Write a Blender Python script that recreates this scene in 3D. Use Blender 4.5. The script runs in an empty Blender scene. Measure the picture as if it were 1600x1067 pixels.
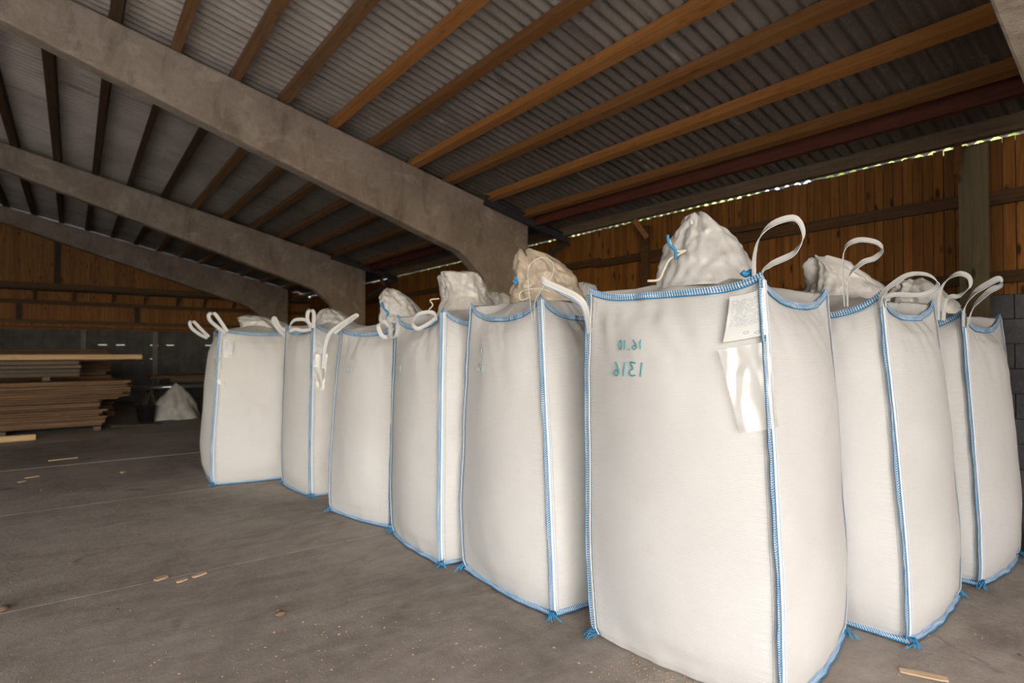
import bpy, math, random
from mathutils import Vector, Matrix, Euler, noise
R = math.radians
SC = bpy.context.scene
COL = SC.collection
rnd = random.Random(7)

# ------------------------------------------------------------------ camera, sky, sun, exposure
CAM_H, FOC, YAW, HORIZON = 1.4, 889.0, R(37.66), 548.0
cd = bpy.data.cameras.new('camera')
cam = bpy.data.objects.new('camera', cd); COL.objects.link(cam)
cam.location = (0, 0, CAM_H)
cam.rotation_euler = (R(90 + 0.97), 0, -YAW)
cd.sensor_width = 36; cd.lens = 36 * FOC / 1600; cd.clip_start = 0.05; cd.clip_end = 300
cd.dof.use_dof = True; cd.dof.focus_distance = 2.7; cd.dof.aperture_fstop = 1.9
SC.camera = cam

w = bpy.data.worlds.new('sky'); SC.world = w; w.use_nodes = True
wn = w.node_tree.nodes; wl = w.node_tree.links
bg = wn['Background']
sky = wn.new('ShaderNodeTexSky'); sky.sky_type = 'NISHITA'; sky.sun_disc = False
sky.sun_elevation = R(41); sky.sun_rotation = R(-151); sky.air_density = 1.0; sky.dust_density = 2.5; sky.ozone_density = 1.0
wl.new(sky.outputs[0], bg.inputs[0]); bg.inputs[1].default_value = 0.72
sd = bpy.data.lights.new('sun', 'SUN'); sun = bpy.data.objects.new('sun', sd); COL.objects.link(sun)
sd.energy = 9.0; sd.angle = R(0.6); sd.color = (0.81, 0.925, 1.0)
sun.rotation_euler = Vector((0.36, 0.66, -0.66)).to_track_quat('-Z', 'Y').to_euler()
SC.view_settings.view_transform = 'Standard'; SC.view_settings.look = 'None'
SC.view_settings.gamma = 1; SC.view_settings.use_curve_mapping = False
SC.view_settings.exposure = 0.8
def portal(name, loc, rot, sx, sy):
    d = bpy.data.lights.new(name, 'AREA'); d.shape = 'RECTANGLE'; d.size = sx; d.size_y = sy
    d.cycles.is_portal = True
    o = bpy.data.objects.new(name, d); COL.objects.link(o); o.location = loc; o.rotation_euler = rot
portal('door_portal', (-3.5, -5.4, 1.95), (R(90), 0, 0), 8.2, 3.9)
portal('side_portal', (-9.95, 0.0, 1.55), (R(90), 0, R(-90)), 6.0, 3.1)

# ------------------------------------------------------------------ helpers
def at(x, y, d):
    """world point seen at picture position (x, y) at a depth of d metres"""
    lat = (x - 800) / FOC * d; up = (HORIZON - y) / FOC * d
    c, s = math.cos(YAW), math.sin(YAW)
    return Vector((c * lat + s * d, -s * lat + c * d, CAM_H + up))

def link(name, me, parent=None, mat=None):
    o = bpy.data.objects.new(name, me); COL.objects.link(o)
    if mat is not None and me is not None and not me.materials: me.materials.append(mat)
    if parent is not None: o.parent = parent
    return o
def tag(o, label=None, cat=None, group=None, kind=None):
    if label: o['label'] = label
    if cat: o['category'] = cat
    if group: o['group'] = group
    if kind: o['kind'] = kind
    return o
def empty(name, loc=(0, 0, 0), rz=0):
    o = bpy.data.objects.new(name, None); COL.objects.link(o); o.location = loc; o.rotation_euler = (0, 0, rz)
    o.empty_display_size = 0.2
    return o

class MB:
    def __init__(s): s.v = []; s.f = []; s.uv = []
    def add(s, vs, fs, uvs=None):
        b = len(s.v); s.v += [tuple(p) for p in vs]
        for i, f in enumerate(fs):
            s.f.append([b + k for k in f])
            s.uv.append(uvs[i] if uvs else [(0, 0)] * len(f))
    def box(s, c, d, rot=None, jit=0):
        hx, hy, hz = d[0] / 2, d[1] / 2, d[2] / 2
        vs = [Vector((x * hx, y * hy, z * hz)) for x in (-1, 1) for y in (-1, 1) for z in (-1, 1)]
        if jit: vs = [p + Vector((rnd.uniform(-jit, jit), rnd.uniform(-jit, jit), rnd.uniform(-jit, jit))) for p in vs]
        if rot is not None: vs = [rot @ p for p in vs]
        c = Vector(c)
        s.add([p + c for p in vs], [(0, 1, 3, 2), (4, 6, 7, 5), (0, 4, 5, 1), (2, 3, 7, 6), (0, 2, 6, 4), (1, 5, 7, 3)])
        return s
    def bar(s, a, b, wd, ht, up=Vector((0, 0, 1))):
        a = Vector(a); b = Vector(b); x = (b - a).normalized(); y = up.cross(x).normalized(); z = x.cross(y)
        m = Matrix((x, y, z)).transposed()
        return s.box((a + b) / 2, ((b - a).length, wd, ht), m)
    def tube(s, pts, r, n=6, closed=False):
        pts = [Vector(p) for p in pts]; N = len(pts); vs = []; fs = []; uvs = []; L = 0
        ref = Vector((0.3, 0.2, 0.93)); us = []
        for i, p in enumerate(pts):
            a = pts[i - 1] if (i > 0 or closed) else p; b = pts[(i + 1) % N] if (i < N - 1 or closed) else p
            t = (b - a).normalized() if (b - a).length > 1e-9 else Vector((0, 0, 1))
            u = t.cross(ref)
            if u.length < 0.05: u = t.cross(Vector((1, 0, 0)))
            u.normalize(); v = t.cross(u)
            rr = r[i] if isinstance(r, (list, tuple)) else r
            if i: L += (p - pts[i - 1]).length
            us.append(L)
            for k in range(n):
                an = 2 * math.pi * k / n; vs.append(p + (u * math.cos(an) + v * math.sin(an)) * rr)
        M = N if closed else N - 1
        for i in range(M):
            j = (i + 1) % N
            for k in range(n):
                k2 = (k + 1) % n
                fs.append((i * n + k, i * n + k2, j * n + k2, j * n + k))
                u0 = us[i]; u1 = us[j] if j else L + 0.01
                uvs.append([(u0, k / n), (u0, (k + 1) / n), (u1, (k + 1) / n), (u1, k / n)])
        if not closed:
            fs.append(tuple(range(n))[::-1]); uvs.append([(0, 0)] * n)
            fs.append(tuple((N - 1) * n + k for k in range(n))); uvs.append([(0, 0)] * n)
        s.add(vs, fs, uvs); return s
    def strip(s, A, B, th, nrm=None, closed=False):
        """a band between the polylines A and B with thickness th; uv = (metres along, 0..1 across)"""
        N = len(A); vs = []; us = [0.0]
        for i in range(N):
            a, b = Vector(A[i]), Vector(B[i])
            i0, i1 = max(i - 1, 0), min(i + 1, N - 1)
            if closed: i0, i1 = (i - 1) % N, (i + 1) % N
            t = (Vector(A[i1]) + Vector(B[i1])) - (Vector(A[i0]) + Vector(B[i0]))
            n = t.cross(b - a)
            n = n.normalized() if n.length > 1e-9 else Vector((0, 0, 1))
            if nrm is not None: n = nrm[i]
            h = n * (th / 2)
            vs += [a + h, b + h, b - h, a - h]
            if i: us.append(us[-1] + (((a + b) - (Vector(A[i - 1]) + Vector(B[i - 1]))) / 2).length)
        fs = []; uvs = []
        for i in range(N if closed else N - 1):
            j = (i + 1) % N; p, q = i * 4, j * 4; u0 = us[i]; u1 = us[j] if j else us[i] + 0.02
            fs += [(p, q, q + 1, p + 1), (p + 1, q + 1, q + 2, p + 2), (p + 2, q + 2, q + 3, p + 3), (p + 3, q + 3, q, p)]
            uvs += [[(u0, 0), (u1, 0), (u1, 1), (u0, 1)], [(u0, 1), (u1, 1), (u1, 1), (u0, 1)],
                    [(u0, 1), (u1, 1), (u1, 0), (u0, 0)], [(u0, 0), (u1, 0), (u1, 0), (u0, 0)]]
        if not closed:
            fs += [(0, 1, 2, 3), (4 * N - 1, 4 * N - 2, 4 * N - 3, 4 * N - 4)]; uvs += [[(0, 0)] * 4] * 2
        s.add(vs, fs, uvs); return s
    def prism(s, poly, y0, y1):
        """polygon in the XZ plane, extruded along Y"""
        n = len(poly)
        vs = [(x, y0, z) for x, z in poly] + [(x, y1, z) for x, z in poly]
        fs = [tuple(range(n)), tuple(range(2 * n - 1, n - 1, -1))] + [(i, i + n, (i + 1) % n + n, (i + 1) % n) for i in range(n)]
        s.add(vs, fs); return s
    def mesh(s, name, mat, smooth=False):
        me = bpy.data.meshes.new(name); me.from_pydata(s.v, [], s.f)
        ul = me.uv_layers.new(name='UVMap'); k = 0
        flat = [c for f in s.uv for p in f for c in p]
        ul.data.foreach_set('uv', flat)
        if smooth: me.polygons.foreach_set('use_smooth', [True] * len(me.polygons))
        me.materials.append(mat); me.update(); return me
    def build(s, name, mat, parent=None, smooth=False):
        return link(name, s.mesh(name, mat, smooth), parent)
def recenter(o):
    """move the origin of a mesh object to the middle of its mesh"""
    me = o.data; n = len(me.vertices); c = sum((v.co for v in me.vertices), Vector()) / n
    me.transform(Matrix.Translation(-c)); o.location = o.location + c; return o
def box_obj(name, c, d, mat, parent=None, rot=None, jit=0):
    b = MB(); b.box((0, 0, 0), d, None, jit); o = b.build(name, mat, parent); o.location = c
    if rot is not None: o.rotation_euler = rot
    return o

# ------------------------------------------------------------------ materials
class NT:
    def __init__(s, name):
        s.m = bpy.data.materials.new(name); s.m.use_nodes = True; s.t = s.m.node_tree; s.p = s.t.nodes['Principled BSDF']
        s.out = s.t.nodes['Material Output']
    def n(s, t, **k):
        x = s.t.nodes.new(t)
        for a, b in k.items(): setattr(x, a, b)
        return x
    def set(s, sock, v):
        if hasattr(v, 'is_output') or isinstance(v, bpy.types.NodeSocket): s.t.links.new(v, sock)
        elif isinstance(v, (tuple, list)) and len(v) == 3 and sock.type == 'RGBA': sock.default_value = (*v, 1)
        else: sock.default_value = v
    def math(s, op, a, b=0.0, c=0.0):
        x = s.n('ShaderNodeMath', operation=op)
        for i, v in enumerate((a, b, c)): s.set(x.inputs[i], v)
        return x.outputs[0]
    def mix(s, f, a, b, mode='MIX'):
        x = s.n('ShaderNodeMix', data_type='RGBA', blend_type=mode); s.set(x.inputs[0], f); s.set(x.inputs[6], a); s.set(x.inputs[7], b)
        return x.outputs[2]
    def coord(s, kind='Object'): return s.n('ShaderNodeTexCoord').outputs[kind]
    def pos(s): return s.n('ShaderNodeNewGeometry').outputs['Position']
    def rand(s): return s.n('ShaderNodeObjectInfo').outputs['Random']
    def vm(s, op, a, b):
        x = s.n('ShaderNodeVectorMath', operation=op); s.set(x.inputs[0], a); s.set(x.inputs[1], b); return x.outputs[0]
    def noise(s, vec, scale, detail=4, rough=0.55, dist=0.0, out='Fac'):
        x = s.n('ShaderNodeTexNoise'); s.set(x.inputs['Vector'], vec); x.inputs['Scale'].default_value = scale
        x.inputs['Detail'].default_value = detail; x.inputs['Roughness'].default_value = rough; x.inputs['Distortion'].default_value = dist
        return x.outputs[out]
    def voro(s, vec, scale, feature='F1', out='Distance'):
        x = s.n('ShaderNodeTexVoronoi', feature=feature); s.set(x.inputs['Vector'], vec); x.inputs['Scale'].default_value = scale
        return x.outputs[out]
    def ramp(s, f, stops):
        x = s.n('ShaderNodeValToRGB'); s.set(x.inputs[0], f); e = x.color_ramp.elements
        while len(e) < len(stops): e.new(0.5)
        for el, (p, c) in zip(e, stops):
            el.position = p; el.color = (*c, 1) if isinstance(c, (tuple, list)) else (c, c, c, 1)
        return x.outputs[0]
    def map(s, v, a, b, c=0.0, d=1.0):
        x = s.n('ShaderNodeMapRange'); s.set(x.inputs[0], v)
        for i, q in enumerate((a, b, c, d)): x.inputs[i + 1].default_value = q
        return x.outputs[0]
    def sep(s, v):
        x = s.n('ShaderNodeSeparateXYZ'); s.set(x.inputs[0], v); return x.outputs
    def bump(s, h, strength, dist=0.01, nrm=None):
        x = s.n('ShaderNodeBump'); x.inputs['Strength'].default_value = strength; x.inputs['Distance'].default_value = dist
        s.set(x.inputs['Height'], h)
        if nrm is not None: s.set(x.inputs['Normal'], nrm)
        return x.outputs[0]
    def fin(s, col, rough=0.7, nrm=None, spec=0.4, metal=0.0):
        s.set(s.p.inputs['Base Color'], col); s.set(s.p.inputs['Roughness'], rough)
        s.p.inputs['Specular IOR Level'].default_value = spec; s.p.inputs['Metallic'].default_value = metal
        if nrm is not None: s.set(s.p.inputs['Normal'], nrm)
        return s.m

def wood(name, dark, light, axis=2, knots=0.0, var=0.5, rough=0.65, saw=0.0, grey=None, spec=0.3, flat=None):
    t = NT(name); rn = t.rand()
    off = t.n('ShaderNodeCombineXYZ'); t.set(off.inputs[0], t.math('MULTIPLY', rn, 37.0)); t.set(off.inputs[1], t.math('MULTIPLY', rn, 91.0)); t.set(off.inputs[2], t.math('MULTIPLY', rn, 53.0))
    v0 = t.vm('ADD', t.coord('Object'), off.outputs[0])
    st = [9.0, 9.0, 9.0]; st[axis] = 0.55
    v = t.vm('MULTIPLY', v0, tuple(st))
    g = t.noise(v, 3.2, 5, 0.6, 0.6)
    c = t.ramp(g, [(0.3, dark), (0.7, light)])
    vr = t.math('FRACT', t.math('MULTIPLY', rn, 17.31))
    c = t.mix(t.map(vr, 0, 1, 0, var), c, tuple(x * 0.42 for x in dark))
    if knots:
        ks = [9.5, 9.5, 9.5]; ks[axis] = 3.3
        if flat is not None: ks[flat] = 0.0
        kv = t.vm('MULTIPLY', v0, tuple(ks))
        kd = t.voro(kv, 1.0)
        c = t.mix(t.math('MULTIPLY', t.map(kd, 0.10, 0.22, 1, 0), knots), c, tuple(x * 0.16 for x in dark))
    if grey: c = t.mix(t.map(t.noise(t.pos(), 1.3, 4), 0.4, 0.7, 0, 0.75), c, grey)
    h = g
    if saw:
        sw = [1.0, 1.0, 1.0]; sw[axis] = 60
        h = t.math('ADD', g, t.math('MULTIPLY', t.noise(t.vm('MULTIPLY', v0, tuple(sw)), 1.0, 2), saw))
        c = t.mix(t.map(t.noise(t.vm('MULTIPLY', v0, tuple(x * 0.5 for x in sw)), 1.0, 2), 0.35, 0.7, 0, 0.25), c, dark)
    return t.fin(c, rough, t.bump(h, 0.35, 0.006), spec)

def concrete(name, a, b, stain, scale=1.0, pale=None):
    t = NT(name); p = t.pos()
    n1 = t.noise(p, 1.6 * scale, 6, 0.6); n2 = t.noise(p, 14 * scale, 5, 0.65)
    c = t.ramp(t.math('ADD', t.math('MULTIPLY', n1, 0.7), t.math('MULTIPLY', n2, 0.3)), [(0.36, a), (0.62, b)])
    st = t.noise(t.vm('MULTIPLY', p, (5.0, 5.0, 1.4)), 1.0, 5, 0.65, 0.4)
    c = t.mix(t.map(st, 0.54, 0.70, 0, 0.7), c, stain)
    if pale: c = t.mix(t.map(t.noise(p, 2.3, 6, 0.72, 0.5), 0.54, 0.68, 0, 0.75), c, pale)
    pits = t.voro(p, 30)
    c = t.mix(t.map(pits, 0.05, 0.12, 0.6, 0), c, tuple(x * 0.35 for x in a))
    h = t.math('ADD', t.noise(p, 9, 6, 0.7), t.math('MULTIPLY', t.map(pits, 0.0, 0.2, 0, 1), 0.25))
    return t.fin(c, 0.85, t.bump(h, 0.6, 0.015), 0.25)

M = {}
M['frame'] = concrete('weathered_concrete', (0.29, 0.23, 0.175), (0.44, 0.365, 0.29), (0.19, 0.15, 0.115), 1.0, (0.57, 0.49, 0.40))
M['block'] = concrete('grey_block', (0.10, 0.10, 0.105), (0.17, 0.17, 0.175), (0.07, 0.07, 0.07), 2.0)
M['mortar'] = concrete('mortar', (0.09, 0.09, 0.09), (0.14, 0.14, 0.14), (0.07, 0.07, 0.07), 2.0)
M['pilaster'] = concrete('pale_pilaster', (0.22, 0.22, 0.23), (0.30, 0.30, 0.31), (0.16, 0.16, 0.16), 2.0)
M['plank'] = wood('stained_plank', (0.23, 0.085, 0.016), (0.43, 0.185, 0.042), 2, 0.95, 0.5, flat=0)
M['gable'] = wood('gable_board', (0.27, 0.115, 0.035), (0.50, 0.235, 0.075), 2, 0.7, 0.35, flat=1)
M['purlin'] = wood('purlin_timber', (0.30, 0.13, 0.04), (0.46, 0.215, 0.075), 1, 0.3, 0.55, 0.65, 0.8)
M['purlin_orange'] = wood('orange_timber', (0.38, 0.155, 0.04), (0.56, 0.255, 0.08), 1, 0.3, 0.2, 0.65, 0.8)
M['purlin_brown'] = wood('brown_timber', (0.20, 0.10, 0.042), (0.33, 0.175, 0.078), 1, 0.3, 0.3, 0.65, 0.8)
M['purlin_backlit'] = wood('backlit_dark_timber', (0.07, 0.042, 0.024), (0.14, 0.085, 0.046), 1, 0.2, 0.3, 0.7, 0.8)  # shade painted into the timber colour so the left purlins look backlit
M['purlin_red'] = wood('red_brown_timber', (0.10, 0.03, 0.018), (0.16, 0.05, 0.028), 1, 0.0, 0.2)
M['eave'] = wood('grey_brown_timber', (0.16, 0.105, 0.06), (0.27, 0.19, 0.115), 1, 0.2, 0.3, 0.7, 0.6)
M['girt'] = wood('girt_timber', (0.085, 0.042, 0.018), (0.17, 0.088, 0.038), 1, 0.4, 0.5)
M['girt_x'] = wood('gable_girt_timber', (0.13, 0.075, 0.035), (0.24, 0.14, 0.065), 0, 0.4, 0.5)
M['post'] = wood('olive_board', (0.23, 0.185, 0.10), (0.36, 0.30, 0.18), 2, 0.9, 0.1, 0.7, 0.8, flat=0)
M['post_dark'] = wood('dark_post', (0.05, 0.04, 0.032), (0.09, 0.07, 0.05), 2, 0.0, 0.2)
M['rough'] = wood('old_sawn_board', (0.12, 0.072, 0.042), (0.31, 0.185, 0.105), 0, 0.2, 0.6, 0.8, 0.7)
M['grey_board'] = wood('grey_sawn_board', (0.13, 0.10, 0.075), (0.22, 0.175, 0.13), 0, 0.1, 0.4, 0.8, 0.5)
M['pine'] = wood('fresh_pine', (0.55, 0.36, 0.17), (0.75, 0.54, 0.30), 0, 0.3, 0.1)
M['chip'] = wood('wood_chip', (0.5, 0.34, 0.2), (0.72, 0.55, 0.38), 0, 0.0, 0.3)

def mat_roof():
    t = NT('asbestos_sheet'); p = t.pos(); rn = t.rand()
    n1 = t.noise(p, 1.1, 5, 0.6)
    streak = t.noise(t.vm('MULTIPLY', p, (1.3, 11.0, 1.3)), 1.0, 6, 0.7, 0.5)
    c = t.ramp(n1, [(0.32, (0.46, 0.41, 0.355)), (0.65, (0.66, 0.61, 0.55))])
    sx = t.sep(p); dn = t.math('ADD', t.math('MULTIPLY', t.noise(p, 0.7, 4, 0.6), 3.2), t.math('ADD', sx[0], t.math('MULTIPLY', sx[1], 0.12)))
    c = t.mix(t.map(dn, 2.7, 6.4, 0, 0.9), c, (0.115, 0.088, 0.068))  # eave stains mixed with painted light falloff towards eave and far end
    c = t.mix(t.map(rn, 0, 1, 0, 0.16), c, (0.14, 0.11, 0.088))
    c = t.mix(t.map(streak, 0.60, 0.72, 0, 0.5), c, (0.58, 0.55, 0.51))
    c = t.mix(t.map(streak, 0.42, 0.3, 0, 0.55), c, (0.075, 0.06, 0.05))
    c = t.mix(t.map(t.noise(p, 40, 4, 0.7), 0.55, 0.75, 0, 0.35), c, (0.5, 0.47, 0.43))
    return t.fin(c, 0.6, t.bump(t.noise(p, 60, 4, 0.7), 0.25, 0.004), 0.35)
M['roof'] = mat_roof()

def mat_floor():
    t = NT('dirty_concrete_floor'); p = t.pos()
    n1 = t.noise(p, 0.55, 6, 0.62, 0.4); n2 = t.noise(p, 6, 6, 0.7); n3 = t.noise(t.vm('MULTIPLY', p, (2.0, 7.0, 1.0)), 1.0, 6, 0.7, 0.8)
    f = t.math('ADD', t.math('MULTIPLY', n1, 0.5), t.math('ADD', t.math('MULTIPLY', n2, 0.25), t.math('MULTIPLY', n3, 0.25)))
    c = t.ramp(f, [(0.37, (0.21, 0.175, 0.145)), (0.5, (0.38, 0.33, 0.285)), (0.63, (0.52, 0.46, 0.405))])
    c = t.mix(t.map(t.noise(p, 1.7, 5, 0.6, 1.0), 0.62, 0.72, 0, 0.65), c, (0.075, 0.062, 0.05))
    c = t.mix(t.map(t.noise(p, 3.4, 6, 0.75, 0.6), 0.62, 0.74, 0, 0.55), c, (0.36, 0.285, 0.215))
    c = t.mix(t.map(t.voro(p, 5.0), 0.015, 0.035, 0.9, 0), c, (0.5, 0.44, 0.37))
    c = t.mix(t.map(t.voro(p, 4.1), 0.02, 0.045, 0.9, 0), c, (0.045, 0.035, 0.03))
    h = t.math('ADD', t.noise(p, 20, 6, 0.75), t.math('MULTIPLY', n2, 1.2))
    return t.fin(c, t.map(n2, 0.3, 0.7, 0.55, 0.85), t.bump(h, 0.6, 0.01), 0.3)
M['floor'] = mat_floor()
M['joint'] = concrete('joint_dirt', (0.20, 0.165, 0.13), (0.36, 0.31, 0.26), (0.10, 0.08, 0.065), 3.0)

def mat_ground():
    t = NT('yard_ground'); p = t.pos(); n = t.noise(p, 0.4, 6)
    return t.fin(t.ramp(n, [(0.35, (0.38, 0.335, 0.28)), (0.65, (0.48, 0.435, 0.38))]), 0.9, None, 0.1)
M['ground'] = mat_ground()
def mat_leaf():
    t = NT('sunlit_leaves'); p = t.pos(); n = t.noise(p, 3.0, 6, 0.7)
    return t.fin(t.ramp(n, [(0.35, (0.10, 0.16, 0.03)), (0.65, (0.42, 0.45, 0.14))]), 0.7, t.bump(n, 1.0, 0.2), 0.2)
M['leaf'] = mat_leaf()

def mat_fabric(name, c0, c1, dirt=0.25):
    """woven polypropylene; uv = (side + position along the side, height in metres)"""
    t = NT(name); uv = t.coord('UV'); s = t.sep(uv); p = t.coord('Object')
    rn = t.rand(); off = t.n('ShaderNodeCombineXYZ'); t.set(off.inputs[0], t.math('MULTIPLY', rn, 31.0)); t.set(off.inputs[2], t.math('MULTIPLY', rn, 17.0))
    pv = t.vm('ADD', p, off.outputs[0])
    c = t.ramp(t.noise(pv, 1.4, 5, 0.6), [(0.3, c0), (0.7, c1)])
    c = t.mix(t.map(t.noise(pv, 2.3, 6, 0.7, 0.4), 0.60, 0.78, 0, dirt), c, (0.52, 0.44, 0.33))
    c = t.mix(t.map(t.noise(pv, 7.0, 6, 0.75, 0.4), 0.66, 0.8, 0, dirt * 1.2), c, (0.36, 0.32, 0.27))
    fr = t.math('FRACT', s[0]); d = t.math('MULTIPLY', t.math('MINIMUM', fr, t.math('SUBTRACT', 1.0, fr)), 0.92)
    ln = t.math('LESS_THAN', t.math('ABSOLUTE', t.math('SUBTRACT', d, 0.037)), 0.0011)
    dash = t.math('LESS_THAN', t.math('FRACT', t.math('MULTIPLY', s[1], 130.0)), 0.62)
    c = t.mix(t.math('MULTIPLY', t.math('MULTIPLY', ln, dash), 0.75), c, (0.05, 0.08, 0.12))
    # weave
    wx = t.math('SINE', t.math('MULTIPLY', s[0], 0.92 * 2 * math.pi / 0.0075))
    wz = t.math('SINE', t.math('MULTIPLY', s[1], 2 * math.pi / 0.0085))
    weave = t.math('ADD', t.math('MULTIPLY', wx, 0.5), wz)
    c = t.mix(t.map(weave, -1.5, 1.5, 0.07, 0.0), c, (0.4, 0.38, 0.35))
    # puckers beside the seams, creases over the shoulders
    puck = t.math('MULTIPLY', t.noise(t.vm('MULTIPLY', uv, (3.0, 42.0, 1.0)), 1.0, 3, 0.6), t.map(d, 0.0, 0.16, 1, 0))
    cr = t.n('ShaderNodeTexNoise', noise_type='RIDGED_MULTIFRACTAL'); t.set(cr.inputs['Vector'], t.vm('ADD', t.vm('MULTIPLY', pv, (1.0, 1.0, 0.55)), (3.1, 0.4, 1.7)))
    cr.inputs['Scale'].default_value = 3.6; cr.inputs['Detail'].default_value = 3; cr.inputs['Roughness'].default_value = 0.45
    crease = t.math('MULTIPLY', cr.outputs[0], t.map(s[1], 1.15, 1.62, 0.05, 0.8))
    h = t.math('ADD', t.math('MULTIPLY', weave, 0.022), t.math('ADD', t.math('MULTIPLY', puck, 0.8), t.math('MULTIPLY', crease, 0.6)))
    h = t.math('ADD', h, t.math('MULTIPLY', t.noise(pv, 9.0, 4, 0.6), 0.35))
    return t.fin(c, 0.55, t.bump(h, 0.8, 0.012), 0.35)
M['fabric'] = mat_fabric('white_woven_fabric', (0.665, 0.655, 0.648), (0.735, 0.732, 0.728))

def mat_crumple(name, a, b, rough, trans=0.0, scale=9.0):
    t = NT(name); p = t.coord('Object'); rn = t.rand()
    off = t.n('ShaderNodeCombineXYZ'); t.set(off.inputs[1], t.math('MULTIPLY', rn, 23.0))
    pv = t.vm('ADD', p, off.outputs[0])
    c = t.ramp(t.noise(pv, 4, 5, 0.65), [(0.32, a), (0.68, b)])
    cr = t.n('ShaderNodeTexNoise', noise_type='RIDGED_MULTIFRACTAL'); t.set(cr.inputs['Vector'], pv)
    cr.inputs['Scale'].default_value = scale; cr.inputs['Detail'].default_value = 4; cr.inputs['Roughness'].default_value = 0.5
    t.fin(c, rough, t.bump(cr.outputs[0], 1.0, 0.022), 0.5)
    if trans: t.p.inputs['Transmission Weight'].default_value = trans; t.p.inputs['IOR'].default_value = 1.08
    return t.m
M['spout'] = mat_crumple('white_spout_cloth', (0.56, 0.545, 0.53), (0.72, 0.71, 0.70), 0.42)
M['spout_brown'] = mat_crumple('dusty_spout_film', (0.44, 0.345, 0.25), (0.66, 0.57, 0.46), 0.4)
M['spout_grey'] = mat_crumple('greyish_spout_film', (0.50, 0.475, 0.45), (0.72, 0.70, 0.675), 0.32)
M['heap'] = mat_crumple('grey_heap_film', (0.34, 0.33, 0.32), (0.60, 0.595, 0.585), 0.4, 0, 5.0)

def mat_seam():
    """tape with a blue overlock edge: uv = (metres along, 0..1 across)"""
    t = NT('blue_stitched_tape'); s = t.sep(t.coord('UV')); n = t.noise(t.coord('UV'), 30, 2)
    ph = t.math('ADD', t.math('MULTIPLY', s[0], 110.0), t.math('ADD', t.math('MULTIPLY', s[1], 1.6), t.math('MULTIPLY', n, 0.9)))
    hatch = t.math('LESS_THAN', t.math('FRACT', ph), t.map(t.noise(t.coord('UV'), 5, 2), 0.3, 0.7, 0.3, 0.85))
    thin = t.math('LESS_THAN', t.math('ABSOLUTE', t.math('SUBTRACT', s[1], 0.72)), 0.09)
    c = t.mix(t.math('MULTIPLY', thin, 0.8), (0.80, 0.81, 0.82), (0.06, 0.29, 0.53))
    return t.fin(c, 0.6, t.bump(hatch, 0.4, 0.003), 0.3)
M['seam'] = mat_seam()
def mat_hem(name, lo, hi, k=1.0):
    t = NT(name); s = t.sep(t.coord('UV')); n = t.noise(t.coord('UV'), 24, 2)
    ph = t.math('ADD', t.math('MULTIPLY', s[0], 85.0 * k), t.math('ADD', t.math('MULTIPLY', s[1], 0.9), t.math('MULTIPLY', n, 0.9)))
    hatch = t.math('LESS_THAN', t.math('FRACT', ph), t.map(t.noise(t.coord('UV'), 7, 2), 0.3, 0.7, lo, hi))
    rim = t.math('LESS_THAN', s[1], 0.16)
    c = t.mix(t.math('MAXIMUM', hatch, rim), (0.78, 0.82, 0.85), (0.025, 0.22, 0.47))
    return t.fin(c, 0.6, t.bump(hatch, 0.4, 0.003), 0.3)
M['hem'] = mat_hem('blue_hatched_hem', 0.35, 0.85)
M['cord'] = mat_hem('blue_overlock_cord', 0.35, 0.95, 1.4)
def mat_loop():
    t = NT('white_webbing'); s = t.sep(t.coord('UV'))
    e = t.math('LESS_THAN', t.math('ABSOLUTE', t.math('SUBTRACT', s[1], 0.1)), 0.055)
    ln = t.math('MULTIPLY', t.math('LESS_THAN', t.math('ABSOLUTE', t.math('SUBTRACT', s[1], 0.55)), 0.03), t.math('LESS_THAN', t.math('FRACT', t.math('MULTIPLY', s[0], 90.0)), 0.6))
    c = t.mix(t.noise(t.coord('Object'), 6, 4), (0.70, 0.68, 0.64), (0.82, 0.80, 0.77))
    c = t.mix(e, c, (0.12, 0.33, 0.58)); c = t.mix(t.math('MULTIPLY', ln, 0.5), c, (0.25, 0.25, 0.25))
    return t.fin(c, 0.6, t.bump(t.math('SINE', t.math('MULTIPLY', s[0], 1800.0)), 0.2, 0.002), 0.3)
M['loop'] = mat_loop()
def plain(name, c, rough=0.6, spec=0.3, metal=0.0):
    t = NT(name); n = t.noise(t.coord('Object'), 9, 4)
    return t.fin(t.mix(n, tuple(x * 0.82 for x in c), tuple(min(1, x * 1.15) for x in c)), rough, t.bump(n, 0.15, 0.004), spec, metal)
M['blue'] = plain('blue_thread', (0.04, 0.28, 0.56))
M['ink'] = plain('teal_marker', (0.10, 0.36, 0.42))
M['ink_faint'] = plain('faint_teal_marker', (0.45, 0.56, 0.58))
M['string'] = plain('pale_string', (0.72, 0.66, 0.54))
M['steel'] = plain('dark_grey_steel', (0.075, 0.078, 0.085), 0.55, 0.4, 0.3)
M['black'] = plain('dark_plastic', (0.02, 0.02, 0.022), 0.6)
M['pellet'] = plain('pellet_crumbs', (0.36, 0.27, 0.195), 0.85)
M['clod'] = plain('brown_clod', (0.20, 0.13, 0.09), 0.9)
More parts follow.
